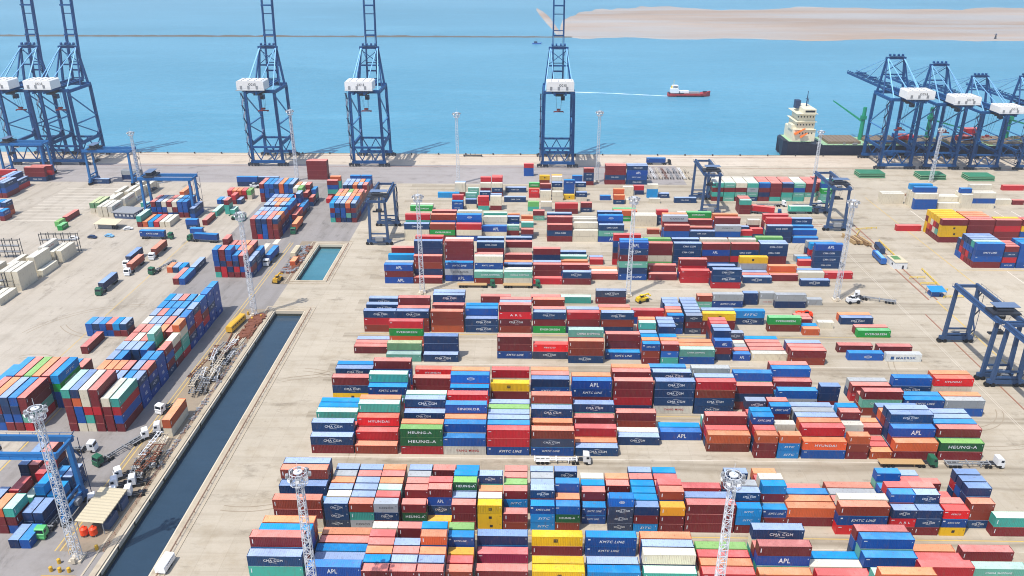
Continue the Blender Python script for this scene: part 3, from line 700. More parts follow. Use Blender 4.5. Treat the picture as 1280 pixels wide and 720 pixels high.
        (40.3, 219.5, 40, 0, 0, 4, 0, 4), (40.3, 222.3, 40, 0, 10, 17, 4), (40.3, 227.9, 40, 0, 1, 1, 8), (52.9, 213.9, 40, 0, 4, 4, 3, 1),
        (52.9, 216.7, 40, 0, 1, 4, 16, 4), (52.9, 219.5, 40, 0, 0, 10, 17), (52.9, 222.3, 40, 0, 16, 0, 0, 23), (65.5, 216.7, 40, 0, 0, 5, 0),
        (65.5, 219.5, 40, 0, 4, 0, 17, 8), (78.3, 213.9, 40, 0, 17, 22, 8), (78.3, 216.7, 40, 0, 0, 7), (78.3, 219.5, 40, 0, 20, 0, 0),
        (78.3, 222.3, 40, 0, 0, 10, 0, 8), (78.3, 225.1, 40, 0, 4, 0, 20, 0), (91.0, 213.9, 20, 0, 1, 0, 5, 5), (91.9, 216.7, 20, 0, 16, 2),
        (104.5, 213.9, 40, 0, 3, 17, 0), (104.5, 216.7, 40, 0, 0, 0), (104.5, 222.3, 40, 0, 1, 0), (104.5, 225.1, 40, 0, 4, 23),
        (117.6, 213.9, 40, 0, 2, 7), (117.6, 216.7, 40, 0, 4, 8), (117.1, 222.3, 40, 0, 7, 4, 8), (130.1, 213.9, 40, 0, 8, 23),
        (130.1, 216.7, 40, 0, 2, 2), (130.2, 222.3, 40, 0, 1, 20, 27), (130.2, 225.1, 40, 0, 4, 0, 2),
    ],
    'C': [
        (-61.0, 251.1, 40, 0, 0), (-61.0, 253.9, 40, 0, 0), (-61.0, 256.7, 40, 0, 4), (-48.5, 245.5, 40, 0, 17),
        (-48.5, 248.3, 40, 0, 4, 18), (-48.5, 251.1, 40, 0, 0), (-48.5, 253.9, 40, 0, 0, 2, 15, 1), (-35.5, 245.5, 40, 0, 4),
        (-35.5, 248.3, 40, 0, 7, 5, 5), (-9.7, 248.3, 40, 0, 7, 0, 0), (2.9, 248.3, 40, 0, 6, 30), (15.2, 245.5, 40, 0, 4, 3, 3),
        (15.2, 248.3, 40, 0, 0, 1, 1, 17), (28.4, 248.3, 40, 0, 7), (28.4, 251.1, 40, 0, 0, 0, 0), (40.8, 245.5, 20, 0, 0, 3, 7),
        (40.8, 248.3, 20, 0, 4, 2, 2), (40.8, 251.1, 20, 0, 2, 0, 9), (40.8, 253.9, 20, 0, 4, 0, 4), (40.8, 256.7, 20, 0, 1, 0, 0, 16),
        (40.8, 259.5, 20, 0, 8, 7, 1, 2), (47.3, 245.5, 20, 0, 16, 13, 0), (47.3, 248.3, 20, 0, 0, 16, 2), (47.3, 251.1, 20, 0, 4, 0, 9),
        (47.3, 253.9, 20, 0, 4, 0, 4, 5), (47.3, 256.7, 20, 0, 0, 4, 0, 4), (47.3, 259.5, 20, 0, 1, 0, 8, 4), (53.7, 245.5, 40, 0, 8, 17),
        (53.7, 248.3, 40, 0, 0, 2), (53.7, 251.1, 40, 0, 4, 2), (66.2, 248.3, 20, 0, 5, 0, 10), (66.2, 251.1, 20, 0, 0, 2, 8, 5),
        (66.2, 253.9, 20, 0, 4, 0, 2, 4), (66.2, 256.7, 20, 0, 0, 4, 0, 1), (66.2, 259.5, 20, 0, 0, 4, 0, 1), (73.2, 248.3, 20, 0, 10),
        (73.2, 251.1, 20, 0, 0), (73.2, 253.9, 20, 0, 23), (73.2, 256.7, 20, 0, 20), (73.2, 259.5, 20, 0, 1, 6),
        (79.6, 248.3, 40, 0, 20), (79.6, 251.1, 40, 0, 0), (79.6, 253.9, 40, 0, 0), (79.6, 256.7, 40, 0, 0),
        (79.6, 259.5, 40, 0, 9), (92.0, 245.5, 40, 0, 3, 0), (92.0, 248.3, 40, 0, 20, 0), (92.0, 251.1, 40, 0, 10, 4),
    ],
    'C2': [
        (-60.5, 268.3, 40, 0, 3, 1, 4), (-60.5, 271.1, 40, 0, 5, 0), (-60.5, 273.9, 40, 0, 16, 7, 4), (-60.5, 276.7, 40, 0, 0, 0),
        (-60.5, 279.5, 40, 0, 10, 0, 4), (-48.2, 268.3, 40, 0, 0, 3, 4), (-48.2, 271.1, 40, 0, 1, 4, 0), (-48.2, 273.9, 40, 0, 0, 20, 0, 0),
        (-35.3, 268.3, 40, 0, 2, 3, 3), (-35.3, 271.1, 40, 0, 8, 4), (-35.3, 273.9, 40, 0, 4, 4, 0), (-35.3, 276.7, 40, 0, 20, 8, 7, 4),
        (-35.3, 279.5, 40, 0, 7, 0, 8, 4), (-22.4, 268.3, 40, 0, 4, 4), (-22.4, 271.1, 40, 0, 1, 4, 8), (-22.4, 273.9, 40, 0, 1, 10, 9),
        (-9.8, 268.3, 40, 0, 3, 31, 29, 0), (-9.8, 271.1, 40, 0, 8, 5, 0), (-9.8, 276.7, 40, 0, 17, 17, 4), (-9.8, 279.5, 40, 0, 4, 0, 0),
        (3.0, 268.3, 40, 0, 15, 0, 4), (3.0, 271.1, 40, 0, 0, 0, 0), (3.0, 273.9, 40, 0, 0, 0), (3.0, 279.5, 40, 0, 0, 4, 3),
        (15.6, 268.3, 40, 0, 5, 0, 1), (15.6, 271.1, 40, 0, 0, 8, 4), (28.3, 268.3, 40, 0, 5, 3, 4), (28.3, 271.1, 40, 0, 10, 1),
        (28.3, 276.7, 40, 0, 4, 2), (28.3, 279.5, 40, 0, 20, 0), (41.0, 276.7, 40, 0, 10, 1), (52.9, 268.3, 20, 0, 8, 4, 7),
        (52.9, 271.1, 20, 0, 0, 0, 2), (52.9, 273.9, 20, 0, 0, 2, 0), (53.3, 276.7, 20, 0, 1, 0, 4), (52.9, 279.5, 20, 0, 0, 0, 4),
        (52.9, 282.3, 20, 0, 4, 4, 4), (59.8, 268.3, 20, 0, 6, 0, 6), (59.8, 271.1, 20, 0, 2, 0, 4), (59.9, 273.9, 20, 0, 4, 0, 4),
        (59.9, 276.7, 20, 0, 0, 4, 4), (59.9, 279.5, 20, 0, 0, 17, 4), (59.9, 282.3, 20, 0, 4, 0, 4), (66.0, 268.3, 40, 0, 0, 0, 25),
        (66.0, 271.1, 40, 0, 20, 7, 4), (79.4, 276.7, 40, 0, 4, 11), (91.5, 271.1, 40, 0, 3, 15), (103.9, 268.3, 20, 0, 2),
        (103.9, 271.1, 20, 0, 9), (103.9, 276.7, 20, 0, 0), (103.9, 279.5, 20, 0, 0), (111.1, 273.9, 20, 0, 20),
    ],
    'R': [
        (-18.1, 294.8, 40, 0, 0), (2.2, 294.8, 40, 0, 0), (14.5, 294.8, 40, 0, 16), (28.6, 294.8, 40, 0, 0, 6),
        (68.7, 292.0, 20, 0, 17, 3), (75.0, 292.0, 40, 0, 7, 23), (87.8, 294.8, 20, 0, 5, 5), (94.5, 294.8, 20, 0, 24, 23),
        (100.0, 292.0, 40, 0, 5, 23), (113.7, 294.8, 20, 0, 23), (78.6, 294.8, 20, 0, 23),
    ],
    'B': [
        (-60.2, 313.7, 40, 0, 10, 0, 10), (-60.2, 316.5, 40, 0, 4, 0, 23), (-60.2, 319.3, 40, 0, 2, 0), (-60.2, 324.9, 40, 0, 2, 0, 9),
        (-47.8, 313.7, 40, 0, 0), (-47.8, 316.5, 40, 0, 0, 5, 3, 0), (-47.8, 319.3, 40, 0, 0, 0, 16, 0, 5, 5), (-47.8, 322.1, 40, 0, 5, 17, 8, 0, 0),
        (-47.8, 324.9, 40, 0, 4, 1, 0, 1, 0, 1), (-34.6, 316.5, 40, 0, 10, 22, 7), (-34.6, 319.3, 40, 0, 0, 4, 1, 0, 0, 0), (-34.6, 322.1, 40, 0, 0, 1, 7, 0, 0, 20),
        (-21.9, 313.7, 40, 0, 3, 17), (-21.9, 316.5, 40, 0, 4, 10, 7, 20), (-21.9, 319.3, 40, 0, 2, 4, 1, 0), (-21.9, 322.1, 40, 0, 0, 0, 4),
        (-9.3, 313.7, 40, 0, 20, 17), (-9.3, 316.5, 40, 0, 4, 20), (-9.3, 319.3, 40, 0, 0), (-9.3, 322.1, 40, 0, 0, 5),
        (-9.3, 324.9, 40, 0, 16, 2), (3.4, 313.7, 40, 0, 1), (3.4, 322.1, 40, 0, 0, 0), (3.4, 324.9, 40, 0, 16, 4),
        (15.8, 313.7, 40, 0, 0, 4), (15.8, 316.5, 40, 0, 1), (15.7, 322.1, 40, 0, 10, 0), (15.7, 324.9, 40, 0, 17),
        (27.9, 319.3, 40, 0, 0), (28.0, 322.1, 40, 0, 20), (28.0, 324.9, 40, 0, 2), (40.2, 319.3, 40, 0, 7, 5, 17, 0, 4, 10),
        (40.3, 322.1, 40, 0, 1, 0, 0, 4, 2, 8), (40.3, 324.9, 40, 0, 4, 16, 0, 0, 4), (53.3, 319.3, 40, 0, 0), (53.3, 322.1, 40, 0, 4, 0),
        (66.6, 316.5, 40, 0, 1, 1), (66.6, 319.3, 40, 0, 0), (66.4, 322.1, 40, 0, 10, 1, 0), (78.6, 310.9, 40, 0, 1, 4, 4),
        (78.6, 313.7, 40, 0, 4, 0), (78.8, 322.1, 40, 0, 4, 4), (78.6, 324.9, 40, 0, 4), (93.3, 316.5, 40, 0, 4),
        (93.0, 319.3, 40, 0, 0), (92.9, 322.1, 40, 0, 4), (93.3, 324.9, 40, 0, 8, 23, 25), (105.4, 319.3, 40, 0, 0),
        (105.2, 322.1, 40, 0, 26, 2), (117.5, 322.1, 40, 0, 20), (117.6, 324.9, 40, 0, 5), (117.1, 313.7, 40, 0, 4),
        (129.8, 322.1, 40, 0, 1),
    ],
    'B2': [
        (-60.2, 333.7, 40, 0, 10, 5, 0), (-21.9, 333.7, 40, 0, 0, 5, 0, 4), (-21.9, 336.5, 40, 0, 1, 7, 4), (-21.9, 339.3, 40, 0, 16, 4, 0, 4),
        (-9.3, 333.7, 40, 0, 0, 0), (-9.3, 336.5, 40, 0, 20), (-9.3, 342.1, 40, 0, 0, 20, 0), (-9.3, 344.9, 40, 0, 4, 20),
        (-9.3, 347.7, 40, 0, 0, 2, 4), (3.4, 333.7, 40, 0, 8, 5, 0), (15.8, 333.7, 40, 0, 2), (15.8, 339.3, 40, 0, 16),
        (15.8, 344.9, 40, 0, 4), (29.2, 336.5, 20, 0, 1), (29.2, 339.3, 20, 0, 4), (39.3, 336.5, 40, 0, 1, 0, 4, 7, 1),
        (53.2, 333.7, 40, 0, 19, 20, 0, 0), (53.2, 336.5, 40, 0, 0, 0, 16), (53.2, 339.3, 40, 0, 0, 1, 4, 19), (66.0, 333.7, 40, 0, 4, 4, 4, 4),
        (66.0, 336.5, 40, 0, 17, 0, 4), (66.0, 339.3, 40, 0, 4, 0, 1, 4), (78.7, 333.7, 40, 0, 8, 0, 10, 0), (78.7, 336.5, 40, 0, 0, 10, 4),
        (78.7, 339.3, 40, 0, 7, 16, 0, 20), (91.5, 333.7, 40, 0, 4, 1, 4, 0), (91.5, 336.5, 40, 0, 0, 17, 0), (91.5, 339.3, 40, 0, 2, 0, 1, 20),
        (104.2, 333.7, 40, 0, 0, 0, 4, 4), (104.2, 336.5, 40, 0, 0, 10, 4, 4), (104.2, 339.3, 40, 0, 0, 7, 16), (104.2, 342.1, 40, 0, 0, 4, 0, 19),
        (128.6, 333.7, 40, 0, 4, 4, 4, 10), (129.2, 336.5, 40, 0, 4, 0, 0), (129.2, 342.1, 40, 0, 4, 1, 9), (128.6, 344.9, 40, 0, 0, 4, 23),
        (123.1, 336.5, 20, 0, 1), (123.7, 339.3, 20, 0, 9), (123.1, 342.1, 20, 0, 23),
    ],
    'A': [
        (-59.1, 365.8, 40, 0, 20, 20, 4), (-59.1, 368.6, 40, 0, 4, 0), (-59.1, 371.4, 40, 0, 0, 16, 16, 1), (-46.5, 365.8, 40, 0, 0, 15, 3),
        (-46.5, 368.6, 40, 0, 0, 0), (-46.5, 371.4, 40, 0, 0, 0, 8, 3), (-46.5, 374.2, 40, 0, 10, 4, 20), (-46.5, 377.0, 40, 0, 0, 4, 5, 0),
        (-33.7, 365.8, 40, 0, 10, 20, 1), (-33.7, 368.6, 40, 0, 0, 8), (-33.9, 371.4, 40, 0, 4, 4, 8, 13), (-33.9, 374.2, 40, 0, 0, 0, 17),
        (-33.9, 377.0, 40, 0, 20, 0, 0, 20), (-21.6, 371.4, 40, 0, 20, 10), (-21.6, 374.2, 40, 0, 4), (-21.6, 377.0, 40, 0, 5, 20, 20),
        (-21.8, 379.8, 40, 0, 0, 1), (-9.3, 374.2, 20, 0, 0, 17), (-9.3, 377.0, 20, 0, 2), (-9.3, 379.8, 20, 0, 10, 10, 4),
        (-2.3, 368.6, 20, 0, 4, 0), (-2.3, 371.4, 20, 0, 4, 2, 16), (-2.3, 374.2, 20, 0, 4, 2, 2), (-2.3, 377.0, 20, 0, 20, 10),
        (10.4, 365.8, 40, 0, 0, 4, 0), (10.4, 368.6, 40, 0, 2, 0, 0, 0), (10.4, 371.4, 40, 0, 0, 16, 1), (10.4, 374.2, 40, 0, 1, 20, 0, 4),
        (22.8, 365.8, 40, 0, 20, 20), (22.8, 368.6, 40, 0, 0, 0, 20), (22.8, 371.4, 40, 0, 10, 0), (22.8, 374.2, 40, 0, 0, 4, 20),
        (22.8, 377.0, 40, 0, 0, 0, 20), (35.3, 365.8, 40, 0, 10, 17, 4), (35.3, 368.6, 40, 0, 17, 4), (35.3, 371.4, 40, 0, 1, 8, 7, 13),
        (35.3, 374.2, 40, 0, 2, 4, 4), (35.3, 377.0, 40, 0, 4, 4, 4, 4), (60.6, 377.0, 20, 0, 3), (66.9, 365.8, 40, 0, 5, 8, 0),
        (66.9, 368.6, 40, 0, 4, 8), (66.9, 371.4, 40, 0, 8, 4, 0, 22), (66.9, 374.2, 40, 0, 0, 20, 1, 2), (79.3, 365.8, 40, 0, 7, 4),
        (79.3, 368.6, 40, 0, 8), (79.3, 371.4, 40, 0, 0, 0), (79.3, 374.2, 40, 0, 0, 4, 0), (79.3, 377.0, 40, 0, 1, 7, 0, 15),
        (91.6, 365.8, 40, 0, 0, 8, 22), (91.6, 368.6, 40, 0, 0, 7, 0, 0), (91.6, 371.4, 40, 0, 4, 4, 4), (91.6, 374.2, 40, 0, 1, 0, 1, 2),
        (104.3, 368.6, 20, 0, 16, 1), (104.0, 371.4, 20, 0, 20), (104.0, 374.2, 20, 0, 0, 4), (110.1, 371.4, 20, 0, 4, 1),
        (110.1, 374.2, 20, 0, 7), (109.8, 377.0, 20, 0, 0, 0, 20), (116.3, 365.8, 40, 0, 5, 5, 4), (116.3, 368.6, 40, 0, 20, 17, 20, 1),
        (116.3, 371.4, 40, 0, 0, 7, 0), (116.3, 374.2, 40, 0, 4, 0, 0, 1), (129.3, 365.8, 40, 0, 8), (129.3, 368.6, 40, 0, 20, 8),
        (129.3, 371.4, 40, 0, 4), (129.3, 374.2, 40, 0, 5, 8), (129.3, 377.0, 40, 0, 7, 5, 4),
    ],
    'A2': [
        (-21.8, 391.4, 40, 0, 0, 16), (-9.3, 391.4, 20, 0, 0, 2), (-2.3, 388.6, 20, 0, 0, 2), (3.7, 397.0, 20, 0, 17, 0),
        (54.7, 388.6, 40, 0, 20, 20), (54.5, 391.4, 40, 0, 16, 20), (66.8, 391.4, 20, 0, 4, 4, 1),
    ],
    'L': [
        (-137.0, 200.9, 40, 1, 0, 0, 0, 0, 16), (-134.2, 200.9, 40, 1, 20, 8, 8, 2, 5), (-131.5, 200.9, 40, 1, 20, 16, 1, 20, 20), (-128.7, 200.9, 40, 1, 0, 0, 1, 0, 0),
        (-125.6, 200.9, 40, 1, 0, 0, 0, 20), (-122.8, 200.9, 40, 1, 0, 8, 1, 16), (-137.0, 213.8, 20, 1, 4, 5, 4, 5), (-134.2, 213.8, 20, 1, 8, 4, 5, 4),
        (-131.5, 213.8, 20, 1, 5, 4, 8, 4), (-128.7, 213.8, 20, 1, 4, 4, 8, 4), (-137.0, 220.4, 20, 1, 0, 4, 4, 2), (-134.2, 220.4, 20, 1, 4, 0, 8, 2),
        (-131.5, 220.4, 20, 1, 0, 0, 5, 2), (-128.7, 220.4, 20, 1, 0, 4, 5, 0), (-137.0, 226.9, 20, 1, 4, 4, 4, 4), (-134.2, 226.9, 20, 1, 4, 4, 5, 8),
        (-131.5, 226.9, 20, 1, 4, 8), (-128.7, 226.9, 20, 1, 0, 8), (-137.0, 233.5, 20, 1, 4, 4, 8, 4), (-134.2, 233.5, 20, 1, 0, 4, 4, 4),
        (-131.5, 233.5, 20, 1, 8, 4, 5, 4), (-128.7, 233.5, 20, 1, 4, 4, 4, 8), (-137.0, 240.0, 20, 1, 0, 0, 4, 0), (-134.2, 240.0, 20, 1, 4, 4, 0, 20),
        (-131.5, 240.0, 20, 1, 0, 8, 4, 0), (-128.7, 240.0, 20, 1, 8, 4, 0, 16, 17), (-137.0, 246.6, 20, 1, 0, 4, 0, 0), (-134.2, 246.6, 20, 1, 4, 0, 4, 0),
        (-131.5, 246.6, 20, 1, 4, 8, 0, 4), (-128.7, 246.6, 20, 1, 4, 0, 4, 2), (-137.0, 253.1, 20, 1, 4, 4, 0, 20), (-134.2, 253.1, 20, 1, 0, 4, 8, 4),
        (-131.5, 253.1, 20, 1, 4, 0, 4, 4), (-128.7, 253.1, 20, 1, 4, 4, 8, 0), (-137.0, 259.7, 20, 1, 0, 4, 8, 4), (-134.2, 259.7, 20, 1, 4, 0, 8, 0),
        (-131.5, 259.7, 20, 1, 4, 4, 8, 8), (-128.7, 259.7, 20, 1, 4, 4, 5, 4), (-137.0, 266.2, 20, 1, 8, 4, 4, 8), (-134.2, 266.2, 20, 1, 4, 0, 4, 8),
        (-131.5, 266.2, 20, 1, 8, 4, 5, 8), (-128.7, 266.2, 20, 1, 4, 5, 4, 8), (-137.0, 272.8, 20, 1, 4, 0, 4, 9), (-134.2, 272.8, 20, 1, 8, 4, 8, 4),
        (-131.5, 272.8, 20, 1, 4, 4, 8, 0), (-128.7, 272.8, 20, 1, 5, 4, 4, 8), (-125.6, 213.8, 20, 1, 4, 4, 10, 8), (-122.8, 213.8, 20, 1, 10, 10, 10, 4),
        (-125.6, 220.4, 20, 1, 4, 0, 8, 4), (-122.8, 220.4, 20, 1, 10, 4, 10, 0), (-125.6, 226.9, 20, 1, 4, 4, 8, 8), (-122.8, 226.9, 20, 1, 10, 10, 10, 8),
        (-125.6, 233.5, 20, 1, 4, 4, 0), (-122.8, 233.5, 20, 1, 4, 0, 8, 0), (-125.6, 240.0, 20, 1, 0, 0, 19), (-122.8, 240.0, 20, 1, 0, 16, 0, 20),
        (-125.6, 246.6, 20, 1, 4, 4, 0, 0), (-122.8, 246.6, 20, 1, 1, 16, 17, 20, 2), (-125.6, 253.1, 20, 1, 4, 4, 8, 4), (-122.8, 253.1, 20, 1, 10, 4, 0, 10, 10),
        (-125.6, 259.7, 20, 1, 4, 8, 10, 8), (-122.8, 259.7, 20, 1, 10, 10, 1, 1, 4), (-125.6, 266.2, 20, 1, 4, 4, 10, 8), (-122.8, 266.2, 20, 1, 10, 1, 0, 10, 8),
        (-125.6, 272.8, 20, 1, 4, 4, 10, 20), (-122.8, 272.8, 20, 1, 10, 10, 4, 8, 10), (-125.6, 279.3, 20, 1, 4, 4, 10, 8), (-122.8, 279.3, 20, 1, 10, 8, 10, 10, 8),
    ],
    'L0': [
        (-161.7, 200.9, 40, 1, 0, 0, 2, 0), (-158.9, 200.9, 40, 1, 8, 5, 0, 2), (-156.2, 200.9, 40, 1, 0, 8, 5, 4), (-153.4, 200.9, 40, 1, 0, 8, 5, 8),
        (-150.6, 200.9, 40, 1, 1, 17, 0, 0), (-161.7, 213.8, 40, 1, 0, 0, 2, 8), (-158.9, 213.8, 40, 1, 8, 5, 0, 0), (-156.2, 213.8, 40, 1, 0, 8, 5, 19),
        (-153.4, 213.8, 40, 1, 0, 8, 5, 2), (-150.6, 213.8, 40, 1, 0, 8, 5, 0), (-147.8, 213.8, 40, 1, 8, 8, 15, 11), (-167.2, 200.9, 40, 1, 0, 4, 2),
        (-164.4, 200.9, 40, 1, 8, 0, 1), (-167.2, 213.8, 40, 1, 0, 4, 8), (-164.4, 213.8, 40, 1, 8, 0, 4),
    ],
    'L1': [
        (-163.2, 262.6, 20, 1, 8, 8), (-160.6, 262.6, 20, 1, 8, 5), (-158.1, 262.6, 20, 1, 8, 8), (-155.5, 262.6, 20, 1, 8, 0),
        (-153.0, 262.6, 20, 1, 0, 9), (-150.4, 262.6, 20, 1, 0, 4), (-158.5, 249.0, 40, 1, 0), (-155.5, 230.5, 20, 1, 0, 8),
        (-152.7, 230.5, 20, 1, 0, 8), (-150.0, 230.5, 20, 1, 0, 0),
    ],
    'M': [
        (-135.1, 318.8, 20, 1, 16, 0, 7, 8, 8), (-132.3, 318.8, 20, 1, 1, 1, 5, 0, 0), (-129.5, 318.8, 20, 1, 0, 5, 0, 8, 8), (-126.7, 318.8, 20, 1, 0, 1, 5, 8),
        (-123.9, 318.8, 20, 1, 0, 8, 0, 0), (-121.1, 318.8, 20, 1, 4, 0, 4), (-135.1, 325.3, 20, 1, 0, 4, 8, 8), (-132.3, 325.3, 20, 1, 0, 4, 2, 2),
        (-129.5, 325.3, 20, 1, 0, 4, 8, 8), (-126.7, 325.3, 20, 1, 0, 4, 0, 0), (-123.9, 325.3, 20, 1, 4, 0, 4, 2), (-121.1, 325.3, 20, 1, 8, 4, 4),
        (-135.1, 331.8, 20, 1, 0, 4, 1, 0, 0), (-132.3, 331.8, 20, 1, 0, 4, 8, 0), (-129.5, 331.8, 20, 1, 4, 4, 0, 0), (-126.7, 331.8, 20, 1, 0, 4, 2, 2),
        (-123.9, 331.8, 20, 1, 0, 4, 0, 0), (-121.1, 331.8, 20, 1, 8, 4, 8),
    ],
    'N': [
        (-134.3, 366.6, 20, 1, 0, 0, 0, 0), (-131.6, 366.6, 20, 1, 1, 5, 5, 5), (-128.8, 366.6, 20, 1, 8, 8, 8, 5), (-126.1, 366.6, 20, 1, 0, 0, 0, 0),
        (-123.3, 366.6, 20, 1, 0, 0, 3, 4), (-134.3, 373.1, 20, 1, 0, 4, 8, 4), (-131.6, 373.1, 20, 1, 4, 8, 4, 0), (-128.8, 373.1, 20, 1, 4, 0, 4, 4),
        (-126.1, 373.1, 20, 1, 0, 4, 0, 0), (-123.3, 373.1, 20, 1, 8, 4, 0, 2), (-134.3, 379.6, 20, 1, 0, 4, 0, 4), (-131.6, 379.6, 20, 1, 4, 8, 4, 4),
        (-128.8, 379.6, 20, 1, 4, 0, 4, 4), (-126.1, 379.6, 20, 1, 0, 4, 0, 4), (-123.3, 379.6, 20, 1, 8, 4, 0, 8), (-134.0, 388.5, 20, 1, 0, 4, 0, 4),
        (-131.2, 388.5, 20, 1, 4, 8, 0, 4), (-128.5, 388.5, 20, 1, 4, 0, 4, 2), (-125.8, 388.5, 20, 1, 0, 4, 0, 4), (-123.0, 388.5, 20, 1, 8, 4, 0, 8),
        (-120.2, 388.5, 20, 1, 4, 0), (-134.0, 395.0, 20, 1, 0, 4, 0, 4), (-131.2, 395.0, 20, 1, 4, 8, 0, 2), (-128.5, 395.0, 20, 1, 4, 0, 4, 2),
        (-125.8, 395.0, 20, 1, 0, 4, 0, 2), (-123.0, 395.0, 20, 1, 8, 4, 0, 8), (-120.2, 395.0, 20, 1, 0, 1), (-134.0, 401.5, 20, 1, 0, 4, 8, 4),
        (-131.2, 401.5, 20, 1, 4, 8, 0, 4), (-128.5, 401.5, 20, 1, 4, 0, 4, 4), (-125.8, 401.5, 20, 1, 0, 4, 0, 8), (-123.0, 401.5, 20, 1, 4, 0),
        (-120.2, 401.5, 20, 1, 0, 8), (-134.0, 408.0, 20, 1, 0, 4), (-131.2, 408.0, 20, 1, 4, 8, 2), (-128.5, 408.0, 20, 1, 4, 0, 20),
        (-125.8, 408.0, 20, 1, 0, 4, 0), (-123.0, 408.0, 20, 1, 4, 0, 8, 4), (-120.2, 408.0, 20, 1, 4, 8), (-130.0, 418.0, 20, 1, 0, 0),
        (-127.2, 418.0, 20, 1, 4, 8, 0, 20), (-124.5, 418.0, 20, 1, 4, 0, 2, 19), (-121.8, 418.0, 20, 1, 0, 4, 0), (-119.0, 418.0, 20, 1, 4, 0),
        (-127.2, 424.5, 20, 1, 4, 8, 0, 2), (-124.5, 424.5, 20, 1, 4, 0, 2, 20), (-121.8, 424.5, 20, 1, 4, 0, 0, 0), (-119.0, 424.5, 20, 1, 4, 16, 8),
        (-148.0, 425.5, 20, 1, 0, 0, 8, 0), (-145.2, 425.5, 20, 1, 4, 8, 8, 8), (-142.5, 425.5, 20, 1, 5, 8, 4, 8), (-139.8, 425.5, 20, 1, 8, 8, 8, 5),
        (-137.0, 425.5, 20, 1, 0, 0, 2, 2), (-134.2, 425.5, 20, 1, 4, 4, 8, 8), (-131.5, 425.5, 20, 1, 4, 8, 8, 4), (-148.0, 432.1, 20, 1, 0, 0, 8, 0),
        (-145.2, 432.1, 20, 1, 4, 8, 8, 8), (-142.5, 432.1, 20, 1, 5, 8, 4, 8), (-139.8, 432.1, 20, 1, 8, 8, 8, 5), (-137.0, 432.1, 20, 1, 0, 0, 2, 2),
        (-134.2, 432.1, 20, 1, 4, 4, 8, 8), (-131.5, 432.1, 20, 1, 4, 8, 8, 4), (-171.0, 455.0, 40, 0, 5, 8), (-158.3, 455.0, 40, 0, 4, 4),
        (-168.0, 430.0, 20, 1, 0, 1), (-165.2, 430.0, 20, 1, 0, 2), (-162.5, 430.0, 20, 1, 0, 2), (-159.8, 430.0, 20, 1, 0, 1),
        (-157.0, 430.0, 20, 1, 20, 19), (-171.0, 421.0, 20, 1, 8), (-168.2, 421.0, 20, 1, 4), (-165.5, 421.0, 20, 1, 8),
        (-162.8, 421.0, 20, 1, 0, 1), (-160.0, 421.0, 20, 1, 4), (-160.6, 404.0, 20, 1, 16, 16, 0), (-157.8, 404.0, 20, 1, 16),
        (-149.7, 392.0, 20, 1, 16), (-166.0, 400.0, 40, 1, 16), (-133.0, 470.0, 40, 0, 0, 0, 0, 0), (-133.0, 472.8, 40, 0, 0, 0, 0, 0),
        (-112.0, 433.0, 20, 0, 0, 16, 8, 0), (-112.0, 441.0, 20, 0, 0, 16, 16, 2), (-111.0, 424.0, 20, 1, 1),
    ],
    'O': [
        (-101.2, 392.0, 20, 1, 16, 8, 0, 9), (-98.5, 392.0, 20, 1, 0, 5, 8, 5), (-95.7, 392.0, 20, 1, 5, 8, 8, 4), (-93.0, 392.0, 20, 1, 5, 17, 0, 2),
        (-90.2, 392.0, 20, 1, 0, 4, 0, 4), (-101.2, 398.5, 20, 1, 0, 8, 0, 8), (-98.5, 398.5, 20, 1, 0, 5, 8, 4), (-95.7, 398.5, 20, 1, 5, 8, 8, 4),
        (-93.0, 398.5, 20, 1, 5, 17, 0, 0), (-90.2, 398.5, 20, 1, 0, 4, 0, 8), (-101.2, 405.0, 20, 1, 0, 4, 0, 2), (-98.5, 405.0, 20, 1, 4, 8, 0, 2),
        (-95.7, 405.0, 20, 1, 4, 0, 2, 20), (-93.0, 405.0, 20, 1, 0, 4, 0, 2), (-90.2, 405.0, 20, 1, 8, 4, 0, 2), (-101.2, 411.5, 20, 1, 0, 4, 0, 0),
        (-98.5, 411.5, 20, 1, 4, 8, 0, 2), (-95.7, 411.5, 20, 1, 4, 0, 2, 19), (-93.0, 411.5, 20, 1, 0, 4, 0, 2), (-90.2, 411.5, 20, 1, 8, 4, 0, 0),
        (-101.2, 418.0, 20, 1, 0, 4, 4), (-98.5, 418.0, 20, 1, 4, 8, 4), (-95.7, 418.0, 20, 1, 4, 0, 4), (-93.0, 418.0, 20, 1, 0, 4, 4),
        (-90.2, 418.0, 20, 1, 8, 4, 0), (-101.2, 424.5, 20, 1, 0, 4, 0, 4), (-98.5, 424.5, 20, 1, 4, 8, 0, 4), (-95.7, 424.5, 20, 1, 4, 0, 4, 2),
        (-93.0, 424.5, 20, 1, 0, 4, 0, 4), (-90.2, 424.5, 20, 1, 8, 4, 0, 0), (-101.2, 431.0, 20, 1, 0, 4, 8, 4), (-98.5, 431.0, 20, 1, 4, 8, 0, 4),
        (-95.7, 431.0, 20, 1, 4, 0, 4, 4), (-93.0, 431.0, 20, 1, 0, 4, 0, 2), (-90.2, 431.0, 20, 1, 8, 4, 0, 8), (-103.0, 452.0, 20, 0, 0, 4, 8),
        (-96.4, 452.0, 20, 0, 0, 4, 8),
    ],
    'P': [
        (-198.5, 383.0, 40, 1, 0, 16), (-195.6, 383.0, 40, 1, 2), (-192.7, 383.0, 40, 1, 9), (-189.8, 383.0, 40, 1, 1),
        (-186.9, 383.0, 40, 1, 20), (-184.0, 383.0, 40, 1, 20), (-197.0, 398.0, 40, 1, 0, 8, 0), (-194.2, 398.0, 40, 1, 1, 8, 4),
